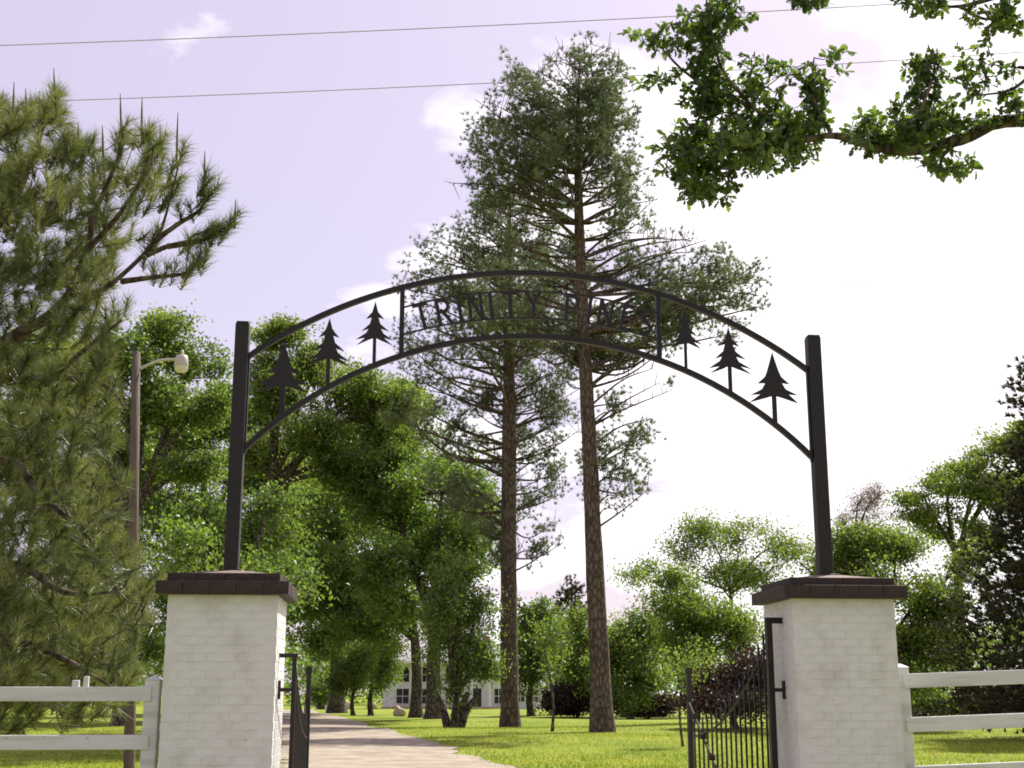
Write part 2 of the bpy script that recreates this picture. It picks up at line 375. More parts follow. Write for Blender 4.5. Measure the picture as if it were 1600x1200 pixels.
# mown grass blades in the part of the lawn that can be seen over the sill of the frame
n = 130000
D = 24 + 62 * rng.random(n) ** 1.5; ang = rng.uniform(-0.42, 0.42, n)
gxy = CAM[:2] + (fh[:2] + np.tan(ang)[:, None] * rgt[:2]) * D[:, None]
d2 = np.full(n, 1e9); sgn = np.zeros(n)
for s in range(0, n, 20000):
    dd = gxy[s:s + 20000, None] - edge[None]; k = (dd ** 2).sum(-1).argmin(1)
    sd = (dd[np.arange(len(k)), k] * left[k]).sum(-1); sgn[s:s + 20000] = (sd > rng.exponential(.22, len(k)) - .1) & (sd < wdt[k] - rng.exponential(.2, len(k)))
gxy = gxy[sgn < 0.5]; n = len(gxy)
b0 = np.column_stack([gxy, roll(gxy[:, 0], gxy[:, 1])]); h = rng.uniform(0.035, 0.085, n)[:, None]
dr = np.column_stack([rng.normal(0, 0.45, n), rng.normal(0, 0.45, n), np.ones(n)])
sd = unit(np.column_stack([rng.normal(size=n), rng.normal(size=n), np.zeros(n)])) * 0.012
Vb = np.stack([b0 - sd, b0 + sd, b0 + dr * h], 1).reshape(-1, 3)
tn = np.clip(0.5 + 0.26 * noise3(b0, 4.5, 8) + 0.2 * noise3(b0, 1.1, 9) + rng.normal(0, 0.2, n), 0, 1)
tag(link('lawn_grass', np_mesh('lawn_grass', Vb, np.arange(n * 3).reshape(n, 3), np.repeat(tn, 3)), L_grass), 'bright green mown grass of the lawn beside the drive', 'grass', kind='stuff')

# ------------------------------------------------------------------ gate pillars
PW, S = 0.87, 5.07
CAPZ, POSTB, POSTT = 2.428, 2.640, 4.789
CH = 0.0656
NC = int(round(CAPZ / CH)); CH = CAPZ / NC
def brick_proto(l, d, h):
    me = box_mesh('brick', (0, 0, 0), (l - 0.005, d, h - 0.005), 0.0025)
    me.materials.append(M_white); return me
bp_long = {}
def get_brick(l, d, h):
    k = (round(l, 4), round(d, 4), round(h, 4))
    if k not in bp_long: bp_long[k] = brick_proto(*k)
    return bp_long[k]
def pillar(cx, inner, label):
    root = empty('gate_pillar', (cx, PW / 2, 0), label, 'pillar')
    # painted core, a little behind the brick faces
    link('core', box_mesh('core', (0, 0, CAPZ / 2), (PW - 0.0055, PW - 0.0055, CAPZ)), M_joint, root)
    rest = bmesh.new(); bd = 0.10; half = PW / 2
    for c in range(NC):
        z = (c + 0.5) * CH
        for side in range(4):                       # 0 front, 1 right, 2 back, 3 left
            full = (c % 2 == 0) == (side % 2 == 0)
            span = PW if full else PW - 2 * bd - 0.004
            nb = 4 if full else 3
            for i in range(nb):
                t = -span / 2 + span * (i + 0.5) / nb
                off = half - bd / 2 + random.uniform(-0.0006, 0.0012)
                if side == 0: p, rz = (t, -off), 0
                elif side == 2: p, rz = (t, off), 0
                elif side == 1: p, rz = (off, t), math.pi / 2
                else: p, rz = (-off, t), math.pi / 2
                seen = z > 0.95 and (side == 0 or side == inner)
                if seen:
                    o = link('brick', get_brick(span / nb, bd, CH), None, root, (p[0], p[1], z + random.uniform(-0.0012, 0.0012)))
                    o.rotation_euler = (random.uniform(-0.004, 0.004), random.uniform(-0.006, 0.006), rz)
                else:
                    add_box(rest, (p[0], p[1], z), (span / nb - 0.007, bd, CH - 0.007), Matrix.Rotation(rz, 4, 'Z'))
    o = link('brickwork', bm_mesh('brickwork', rest), M_white, root); o['kind'] = 'stuff'
    # cap: two stepped courses of dark painted bricks and a mortar wash
    cap = link('cap', box_mesh('cap', (0, 0, CAPZ + 0.086), (PW - 0.02, PW - 0.02, 0.17)), M_cap, root)
    def ring(w, z0, h, nb):
        bd = 0.12
        for side in range(4):
            span = w if side % 2 == 0 else w - 2 * bd
            for i in range(nb):
                t = -span / 2 + span * (i + 0.5) / nb; off = w / 2 - bd / 2
                p = [(t, -off), (off, t), (t, off), (-off, t)][side]
                key = ('cap', round(span / nb, 4), h)
                if key not in bp_long:
                    me = box_mesh('cap_brick', (0, 0, 0), (span / nb - 0.0015, bd, h - 0.0015), 0.003, 2); me.materials.append(M_cap); bp_long[key] = me
                b = link('cap_brick', bp_long[key], None, cap, (p[0] + random.uniform(-.002, .002), p[1] + random.uniform(-.002, .002), z0 + h / 2))
                b.rotation_euler = (0, 0, (side % 2) * math.pi / 2)
    ring(PW + 0.17, CAPZ, 0.105, 5)
    ring(PW + 0.02, CAPZ + 0.105, 0.068, 4)
    bm = bmesh.new(); z0 = CAPZ + 0.173
    b = [bm.verts.new((x * 0.44, y * 0.44, z0 - 0.01)) for x, y in ((-1, -1), (1, -1), (1, 1), (-1, 1))]
    t = [bm.verts.new((x * 0.10, y * 0.10, POSTB + 0.012)) for x, y in ((-1, -1), (1, -1), (1, 1), (-1, 1))]
    for i in range(4): bm.faces.new((b[i], b[(i + 1) % 4], t[(i + 1) % 4], t[i]))
    bm.faces.new(t); bm.faces.new(b[::-1])
    link('mortar_wash', bm_mesh('mortar_wash', bm), M_wash, cap)
    return root
pillar(-S / 2, 1, 'white painted brick gate pillar with sunlit inner face, beside the tall utility pole')
pillar(S / 2, 3, 'white painted brick gate pillar, all shaded, with a black hinge rod on its inner face')

# ------------------------------------------------------------------ arch
YA = PW / 2
arch = empty('gate_arch', (0, YA, POSTB), 'black iron gate arch lettered TRINITY PINES with pine tree cutouts', 'gate arch')
ZO = POSTB
def apos(px, py):
    p = onY(px, py, YA); return np.array([p[0], 0.0, p[2] - ZO])
PT = 0.118
postx = {}
for sx, (bx, tx) in ((-1, (361, 375.5)), (1, (1286, 1267.5))):
    x = sx * S / 2; postx[sx] = x
    po = link('post', box_mesh('post', (0, 0, (POSTT - POSTB) / 2 - 0.01), (PT, PT, POSTT - POSTB + 0.02), 0.008, 2), M_iron, arch, (x, 0, 0))
    link('post_cap', box_mesh('post_cap', (0, 0, 0), (PT - .012, PT - .012, 0.02), 0.006), M_iron, po, (0, 0, POSTT - POSTB + 0.008))
    link('base_plate', box_mesh('base_plate', (0, 0, 0.018), (0.19, 0.19, 0.012), 0.003), M_iron, po)
def circle3(a, b, c):
    ax, az, bx, bz, cx, cz = a[0], a[2], b[0], b[2], c[0], c[2]
    d = 2 * (ax * (bz - cz) + bx * (cz - az) + cx * (az - bz))
    ux = ((ax**2 + az**2) * (bz - cz) + (bx**2 + bz**2) * (cz - az) + (cx**2 + cz**2) * (az - bz)) / d
    uz = ((ax**2 + az**2) * (cx - bx) + (bx**2 + bz**2) * (ax - cx) + (cx**2 + cz**2) * (bx - ax)) / d
    return ux, uz, math.hypot(ax - ux, az - uz)
up_arc = circle3(apos(390, 556), apos(805, 427), apos(1254, 573))
lo_arc = circle3(apos(386, 697), apos(828, 526), apos(1263, 709))
def arc_z(arc, x): return arc[1] + math.sqrt(max(arc[2] ** 2 - (x - arc[0]) ** 2, 0))
def arc_bar(name, arc, x0, x1, w, d, m=M_iron, dz=0.0, parent=arch):
    bm = bmesh.new(); prev = None; N = 56
    for i in range(N + 1):
        x = x0 + (x1 - x0) * i / N; z = arc_z(arc, x) + dz
        nrm = Vector((x - arc[0], 0, z - dz - arc[1])).normalized()
        c = Vector((x, 0, z))
        ring = [bm.verts.new(c + nrm * (a * w / 2) + Vector((0, b * d / 2, 0))) for a, b in ((1, -1), (1, 1), (-1, 1), (-1, -1))]
        if prev:
            for k in range(4): bm.faces.new((prev[k], prev[(k + 1) % 4], ring[(k + 1) % 4], ring[k]))
        else: bm.faces.new(ring[::-1])
        prev = ring
    bm.faces.new(prev)
    bmesh.ops.recalc_face_normals(bm, faces=bm.faces)
    return link(name, bm_mesh(name, bm), m, parent)
xi = S / 2 - PT / 2
arc_bar('upper_bar', up_arc, -xi - .01, xi + .01, 0.046, 0.045)
arc_bar('lower_bar', lo_arc, -xi - .01, xi + .01, 0.046, 0.045)
for sx in (-1, 1):
    x = sx * (xi + 0.010); z0, z1 = arc_z(lo_arc, x), arc_z(up_arc, x)
    link('end_bar', box_mesh('end_bar', (0, 0, 0), (0.05, 0.046, z1 - z0 + 0.06), 0.004), M_iron, arch, (x, 0, (z0 + z1) / 2))
def vbar(name, x, z0, z1, w, d=0.04, m=M_iron):
    return link(name, box_mesh(name, (0, 0, 0), (w, d, z1 - z0), 0.003), m, arch, (x, 0, (z0 + z1) / 2))
xd = [apos(628, 500)[0], apos(1029, 510)[0]]
for x in xd: vbar('divider', x, arc_z(lo_arc, x), arc_z(up_arc, x), 0.042)
# thin rods that carry the lettering
mid_arc = ((up_arc[0] + lo_arc[0]) / 2, (up_arc[1] + lo_arc[1]) / 2, (up_arc[2] + lo_arc[2]) / 2)
LH = 0.235
for s in (1, -1): arc_bar('letter_rod', mid_arc, xd[0], xd[1], 0.014, 0.014, dz=s * (LH / 2 + 0.006))
# letters: strokes in a cell of height 1
def arc_pts(cx, cy, rx, ry, a0, a1, n=9):
    return [(cx + rx * math.cos(math.radians(a0 + (a1 - a0) * i / n)), cy + ry * math.sin(math.radians(a0 + (a1 - a0) * i / n))) for i in range(n + 1)]
GL = {
 'T': (0.62, [[(-.31, .95), (.31, .95)], [(0, 0), (0, .95)], [(-.08, .03), (.08, .03)]]),
 'R': (0.55, [[(-.22, 0), (-.22, 1)], [(-.22, .95)] + arc_pts(.0, .73, .23, .22, 90, -90) + [(-.22, .51)], [(-.02, .51), (.26, 0)]]),
 'I': (0.22, [[(0, 0), (0, 1)], [(-.08, .97), (.08, .97)], [(-.08, .03), (.08, .03)]]),
 'N': (0.58, [[(-.24, 0), (-.24, 1)], [(-.24, 1), (.24, 0)], [(.24, 0), (.24, 1)]]),
 'Y': (0.62, [[(-.28, 1), (0, .5)], [(.28, 1), (0, .5)], [(0, .5), (0, 0)], [(-.08, .03), (.08, .03)]]),
 'P': (0.52, [[(-.2, 0), (-.2, 1)], [(-.2, .95)] + arc_pts(.02, .71, .23, .24, 90, -90) + [(-.2, .47)]]),
 'E': (0.5, [[(-.2, 0), (-.2, 1)], [(-.2, .95), (.22, .95)], [(-.2, .5), (.14, .5)], [(-.2, .05), (.22, .05)]]),
 'S': (0.5, [arc_pts(0, .73, .2, .22, 35, 250, 10) + arc_pts(0, .27, .22, .23, 80, -145, 10)]),
}
def letter(ch, x):
    bm = bmesh.new(); h = LH; t = 0.030; d = 0.016
    for st in GL[ch][1]:
        for (x0, y0), (x1, y1) in zip(st[:-1], st[1:]):
            a = Vector((x0 * h * .92, 0, (y0 - .5) * h)); b = Vector((x1 * h * .92, 0, (y1 - .5) * h)); v = b - a
            L = v.length + (t * 0.5 if len(st) > 2 else 0)
            r = Matrix.Rotation(-math.atan2(v.z, v.x), 4, 'Y')
            dd = d + 0.003 * random.random()
            add_box(bm, (a + b) / 2, (max(L, .01), dd, t), r)
    o = link('letter', bm_mesh('letter_' + ch, bm), M_iron, arch, (x, 0, arc_z(mid_arc, x)))
    o.rotation_euler = (0, math.asin((x - mid_arc[0]) / mid_arc[2]), 0)
    o['label'] = 'black iron letter ' + ch + ' of the gate name'
    return o
for ch, px in zip('TRINITYPINES', (660, 693, 718, 743, 767, 797, 833, 893, 921, 946, 980, 1009)):
    letter(ch, apos(px, 480)[0])
def cutout(ax, ay, by, hw, sy, var, stem_w):
    top = apos(ax, ay); bot = apos(ax + (4 if ax > 800 else -4), by); x = (top[0] + bot[0]) / 2
    H = top[2] - bot[2]; W = hw * abs(apos(801, 500)[0] - apos(800, 500)[0]) * 1.02
    if var == 0:
        prof = [(0, 1.02), (.09, .86), (.24, .62), (.33, .5), (.66, .35), (.33, .37), (.5, .24), (1.0, .12), (.58, .135), (1.02, -.05), (.36, .055), (.12, .09)]
    else:
        prof = [(0, 1.02), (.09, .87), (.17, .75), (.5, .58), (.19, .62), (.3, .46), (.76, .28), (.34, .34), (.48, .22), (1.0, .06), (.5, .12), (1.0, -.06), (.32, .06), (.12, .1)]
    R = [(px_ * (1 + random.uniform(-.05, .05)), y) for px_, y in prof]; Lh = [(-px_ * (1 + random.uniform(-.06, .06)), y + random.uniform(-.012, .012)) for px_, y in prof[1:]]
    out = R + Lh[::-1]
    bm = bmesh.new(); t = 0.006
    fv = [bm.verts.new((a * W, -t, b * H)) for a, b in out]
    f = bm.faces.new(fv); r = bmesh.ops.extrude_face_region(bm, geom=[f])
    bmesh.ops.translate(bm, vec=(0, 2 * t, 0), verts=[v for v in r['geom'] if isinstance(v, bmesh.types.BMVert)])
    bmesh.ops.triangulate(bm, faces=[g for g in bm.faces if len(g.verts) > 4]); bmesh.ops.recalc_face_normals(bm, faces=bm.faces)
    o = link('pine_cutout', bm_mesh('pine_cutout', bm), M_iron, arch, (x, 0, bot[2]))
    zl = arc_z(lo_arc, x)
    link('stem', box_mesh('stem', (0, 0.0, (zl - bot[2] + 0.1 * H) / 2), (stem_w, 0.02, 0.1 * H - (zl - bot[2]) + .01), 0.002), M_iron, o)
cutout(445, 535, 610, 37, 650, 0, .05); cutout(516, 498, 568, 32, 598, 1, .036); cutout(588, 472, 535, 27, 566, 1, .03)
cutout(1068, 482, 541, 25, 576, 1, .026); cutout(1137, 513, 580, 32, 612, 1, .034); cutout(1206, 552, 626, 38, 665, 0, .04)

# ------------------------------------------------------------------ iron gate leaves, swung open
def gate_leaf(hx, rz, label, mirror, hs=0.05, htop=2.28):
    root = empty('gate_leaf', (hx, 0.30, 0), label, 'gate', 'open iron gate leaves', rz)
    Lg = 1.95
    def topz(s): return 1.36 + (htop - 1.42) * (1 - s) ** 2.0
    def bar(name, c, s, rot=None, m=M_iron):
        bm = bmesh.new(); add_box(bm, c, s, rot); return link(name, bm_mesh(name, bm), m, root)
    bar('hinge_stile', (0, 0, (htop + .08) / 2), (hs, hs, htop - .08))
    hk = bar('stile_hook', (0, -mirror * 0.05, htop - .018), (hs * .98, 0.15, hs * .98))
    bar('free_stile', (Lg, 0, 0.98), (0.045, 0.045, 1.76))
    bar('free_stile_knob', (Lg, 0, 1.88), (0.06, 0.06, 0.06))
    bar('bottom_rail', (Lg / 2, 0, 0.16), (Lg - 0.05, 0.03, 0.04))
    bar('middle_rail', (Lg / 2, 0, 0.80), (Lg - 0.05, 0.026, 0.035))
    bm = bmesh.new(); prev = None
    for i in range(25):                                   # the scooped top rail
        s = i / 24; c = Vector((s * Lg, 0, topz(s) - 0.10))
        ring = [bm.verts.new(c + Vector((0, a * 0.008, b * 0.009))) for a, b in ((-1, 1), (1, 1), (1, -1), (-1, -1))]
        if prev:
            for k in range(4): bm.faces.new((prev[k], prev[(k + 1) % 4], ring[(k + 1) % 4], ring[k]))
        prev = ring
    bmesh.ops.recalc_face_normals(bm, faces=bm.faces)
    link('top_rail', bm_mesh('top_rail', bm), M_iron, root)
    np_ = 17
    for i in range(1, np_):
        s = i / np_; z1 = topz(s); x = s * Lg
        bm = bmesh.new(); add_box(bm, (x, 0, (z1 + 0.14) / 2), (0.015, 0.015, z1 - 0.14))
        pk = link('picket', bm_mesh('picket', bm), M_iron, root)
        bm = bmesh.new(); bmesh.ops.create_cone(bm, cap_ends=True, segments=4, radius1=0.014, radius2=0.002, depth=0.07, matrix=Matrix.Translation((x, 0, z1 + 0.03)))
        link('picket_point', bm_mesh('picket_point', bm), M_iron, pk)
    a = Vector((Lg, 0.024, 1.62)); b = Vector((0.35, 0.024, 0.22)); v = b - a
    bar('diagonal_brace', (a + b) / 2, (v.length, 0.014, 0.022), Matrix.Rotation(-math.atan2(v.z, v.x), 4, 'Y'), M_rust)
    for t in (0.12, 0.25, 0.38, 0.52, 0.66):
        c = a.lerp(b, t); bar('brace_clip', c, (0.05, 0.05, 0.05), None, M_rust)
    # pintle on the pillar: an L-shaped strap reaching from the masonry to the stile
    for z in (1.69, 0.55):
        bar('hinge_strap', (-0.0, -mirror * 0.06, z), (0.03, 0.14, 0.03), None, M_rust)
        bar('hinge_hook', (-0.0, -mirror * 0.118, z), (0.028, 0.028, 0.15), None, M_rust)
    return root
gap = S / 2 - PW / 2
gate_leaf(-gap + 0.125, math.radians(90), 'black iron gate leaf seen edge-on against the sunlit pillar face', -1, .034, 1.98)
gate_leaf(gap - 0.125, math.radians(98), 'black iron picket gate leaf with rusty diagonal brace, before the lawn', 1)

# ------------------------------------------------------------------ white rail fences
def fence(x0, x1, rise, base_tops, y0, label, posts, sgn, rail_h=0.112):
    root = empty('rail_fence', (x0, y0, 0), label, 'fence')
    for px_ in posts:
        dx = px_ - x0; zt = base_tops[0] + 0.055 + rise * abs(dx)
        po = link('post', box_mesh('post', (0, 0, (zt - .0) / 2), (0.118, 0.118, zt), 0.006), M_fence, root, (dx, 0, 0))
        bm = bmesh.new(); bmesh.ops.create_cone(bm, cap_ends=True, segments=4, radius1=0.088, radius2=0.01, depth=0.03, matrix=Matrix.Translation((0, 0, zt + 0.014)) @ Matrix.Rotation(math.pi / 4, 4, 'Z'))
        link('post_cap', bm_mesh('post_cap', bm), M_fence, po)
    Lr = x1 - x0
    for zt in base_tops:
        v = Vector((Lr, 0, rise * abs(Lr)))
        bm = bmesh.new(); add_box(bm, v / 2 + Vector((0, 0, zt - rail_h / 2)), (v.length, 0.045, rail_h), Matrix.Rotation(-math.atan2(v.z, abs(v.x)) * (1 if Lr > 0 else -1), 4, 'Y'))
        bmesh.ops.bevel(bm, geom=bm.edges[:], offset=0.004, segments=1, affect='EDGES')
        link('rail', bm_mesh('rail', bm), M_fence, root, (0, -0.052, 0))
    return root
def zat(py, x_px, y):                # height of what stands in plane y at that pixel
    return onY(x_px, py, y)[2]
yl = 0.20
xl = onY(238, 1100, yl)[0]
lf = fence(xl, -12.5, 0.0, [zat(1073, 150, yl), zat(1148, 150, yl), zat(1224, 150, yl), zat(1300, 150, yl)], yl,
      'white board rail fence running past the near pine, ending at the sunlit pillar', [xl, xl - 2.6, xl - 5.2, xl - 7.8], -1)
for px_, w_, hgt in ((121, .055, .10), (137, .04, .13)):
    x = onY(px_, 1070, yl)[0]
    link('rail_bracket', box_mesh('rail_bracket', (0, 0, 0), (w_, 0.04, hgt), 0.008, 2), M_fence, lf, (x - xl, -0.052, zat(1073, 150, yl) + hgt / 2 - 0.05))
yr = 0.24
xr = onY(1409, 1100, yr)[0]
fence(xr, 12.5, 0.035, [zat(1053, 1416, yr), zat(1121, 1416, yr), zat(1197, 1416, yr), zat(1270, 1416, yr)], yr,
      'white board rail fence climbing gently away from the shaded pillar', [xr, xr + 2.6, xr + 5.2, xr + 7.8], 1, 0.118)

# ------------------------------------------------------------------ utility pole, lamp and wires
DP = 30.0
pb = P(203, 1198, DP); pt = P(213, 550, DP)
pole = empty('utility_pole', (pb[0], pb[1], 0), 'tall weathered wooden utility pole with a lamp on a short arm', 'utility pole')
w = Wood(); hz_ = pt[2]
w.tube([(0, 0, -0.2), ((pt - pb)[0] * .5, (pt - pb)[1] * .5, hz_ * 0.5), ((pt - pb)[0], (pt - pb)[1], hz_), ((pt - pb)[0], (pt - pb)[1], hz_ + 0.01)], [0.125, 0.112, 0.095, 0.004], 14)
link('pole', w.mesh('pole'), M_polewood, pole)
a0 = P(214, 578, DP) - pb; a1 = P(284, 562, DP) - pb; a0[2] += pb[2]; a1[2] += pb[2]
w = Wood(); w.tube(smooth_path([a0, a0 + (a1 - a0) * .5 + np.array([0, 0, .10]), a1], 5), [0.034] * 11, 8)
link('lamp_arm', w.mesh('lamp_arm'), M_lamp, pole)
w = Wood()
for r_pts in [[(0, 0, .12), (0, 0, .1), (0, 0, .02), (0, 0, -.14), (0, 0, -.16)]]:
    w.tube(np.array(r_pts) + a1, [0.04, 0.12, 0.15, 0.17, 0.16], 14)
lh = link('lamp_head', w.mesh('lamp_head'), M_lamp, pole)
w = Wood(); w.tube(np.array([(0, 0, -.15), (0, 0, -.26), (0, 0, -.33)]) + a1, [0.155, 0.15, 0.06], 14); link('lens', w.mesh('lens'), M_glassy, lh)
w = Wood(); w.tube(np.array([(0, 0, .11), (0, 0, .22), (0, 0, .24)]) + a1, [0.035, 0.035, 0.01], 8); link('photocell', w.mesh('photocell'), M_lamp, lh)
def wire(p0, p1, D, label, r, name='power_line'):
    a = P(*p0, D); b = P(*p1, D); t = np.linspace(-1.2, 2.4, 60)[:, None]
    pts = a + (b - a) * t; pts[:, 2] += 0.35 * ((t[:, 0] - .6) / 1.8) ** 2 - 0.1
    w = Wood(); w.tube(pts, [r] * 60, 6); tag(link(name, w.mesh(name), M_wire), label, 'power line', 'overhead power lines')
wire((0, 68), (800, 34), 34, 'thin overhead wire, the upper of two crossing the open sky', 0.013)
wire((130, 153), (820, 123), 34.4, 'thin overhead wire, the lower of two, passing behind the near pine shoots', 0.012)

# ------------------------------------------------------------------ trees
def finish_tree(name, base, wood, bark, V, Fc, tone, lm, label, cat='tree', group=None, crown='crown'):
    root = empty(name, (base[0], base[1], base[2]), label, cat, group)
    if wood is not None:
        me = wood.mesh('trunk'); me.transform(Matrix.Translation(-Vector(base))); link('trunk', me, bark, root)
    me = np_mesh(crown, np.asarray(V) - np.asarray(base), Fc, tone); link(crown, me, lm, root)
    return root

def broadleaf(name, label, base_px, D, trunk_px, lobes, lm, leaf=0.18, dens=1.0, bark=M_bark, gap_thr=-0.35, sig=0.42, aspect=0.55, per=36, trunk_top=None, stems=1, seed=1, cl=1.0, group=None, depthk=0.8):
    """lobes: (px, py, rx_px, ry_px, depth offset in m); the crown is leaf clumps round twig tips in those lobes"""
    global rng
    rng = np.random.default_rng(seed)
    k = m_per_px(D); base = P(base_px[0], base_px[1], D); base[2] = roll(base[0], base[1]) - 0.05
    wood = Wood(); r0 = trunk_px * k / 2
    cents = [P(l[0], l[1], D + l[4]) for l in lobes]
    low = min(P(l[0], l[1] + l[3], D)[2] for l in lobes); topz = max(c[2] for c in cents)
    tt = np.mean(cents, 0); fork = base + (np.array([tt[0], tt[1], 0]) - np.array([base[0], base[1], 0])) * 0.05
    fork[2] = max(low + 0.15 * (topz - low), base[2] + 1.2) if trunk_top is None else trunk_top
    if stems == 1:
        path = smooth_path([base, base * .5 + fork * .5 + rng.normal(0, .12, 3) * np.array([1, 1, 0]), fork], 5)
        tr = np.linspace(1, .72, len(path)) * r0; tr[0] *= 1.35; tr[1] *= 1.12
        wood.tube(path, tr, 12, 0.03)
    else:
        for s in range(stems):
            off = np.array([math.cos(s * 2.4), math.sin(s * 2.4), 0]) * r0 * 1.6
            path = smooth_path([base + off * .5, (base + fork) * .5 + off, fork + off * 1.8 + np.array([0, 0, rng.uniform(-.3, .3)])], 5)
            wood.tube(path, np.linspace(1, .6, len(path)) * r0 * .55, 8, 0.03)
    T = []; limbs = []
    for l, c in zip(lobes, cents):
        rx, rz, ry = l[2] * k, l[3] * k, l[2] * k * depthk
        mid = fork * .5 + c * .5 + np.array([0, 0, .12 * np.linalg.norm(c - fork)]) * .6 + rng.normal(0, .25, 3)
        start = fork - np.array([0, 0, rng.uniform(0, .25) * (fork[2] - base[2])]) * .5
        path = smooth_path([start, mid, c], 6); rl = r0 * rng.uniform(.38, .55)
        wood.tube(path, np.linspace(rl, rl * .3, len(path)), 7, 0.04)
        vol = rx * ry * rz; n = int(max(10, dens * 15 * (vol ** (2 / 3)) / max(sig, .2) ** 1.3))
        R3 = np.array([rx, ry, rz])
        # the lobe is a heap of smaller boughs of uneven size, so its outline is ragged
        ks = 9; bc = unit(rng.normal(size=(ks, 3))) * rng.uniform(.25, .88, (ks, 1)); bs = rng.uniform(.3, .62, ks); bc[0] = 0; bs[0] = .98
        wch = rng.choice(ks, n, p=bs ** 1.6 / (bs ** 1.6).sum())
        u = unit(rng.normal(size=(n, 3))) * (rng.random(n) ** .5)[:, None] * np.array([1, 1, .75])
        tp = c + (bc[wch] + u * bs[wch][:, None] * (1 + .25 * rng.normal(size=(n, 1)) * (rng.random((n, 1)) < .3))) * R3
        g = noise3(tp, 1.6 * cl, seed + 5); tp = tp[g > gap_thr]
        T.append(tp); limbs.append((path, tp))
    for path, tp in limbs:
        if not len(tp): continue
        ns = max(5, len(tp) // 9); sec = tp[rng.choice(len(tp), min(ns, len(tp)), replace=False)]
        d = ((sec[:, None] - path[None, 2:]) ** 2).sum(-1).argmin(1); a = path[2:][d]
        s2 = a * .35 + sec * .65 + rng.normal(0, .15, sec.shape)
        wood.twigs(a, s2, r0 * .13 + .012, r0 * .07 + .008); wood.twigs(s2, sec, r0 * .07 + .008, .008)
        d = ((tp[:, None] - s2[None]) ** 2).sum(-1).argmin(1)
        wood.twigs(s2[d] * .5 + tp * .5, tp, .010, .005)
    T = np.concatenate(T); n = len(T)
    ct = np.clip(0.42 + 0.22 * noise3(T, 1.2, seed + 9) + rng.normal(0, .12, n), 0, 1)
    off = rng.normal(size=(n, per, 3)) * np.array([sig, sig, sig * .6]) * rng.uniform(.55, 1.35, (n, 1, 1))
    cen = (T[:, None] + off).reshape(-1, 3); tn = np.clip(np.repeat(ct, per) + rng.normal(0, .2, n * per), 0, 1)
    cen[:, 2] = np.maximum(cen[:, 2], base[2] + 0.25)
    V, Fc, t = leaves(cen, leaf, tn, aspect, 0.55, 0.2)
    return finish_tree(name, base, wood, bark, V, Fc, t, lm, label, group=group)

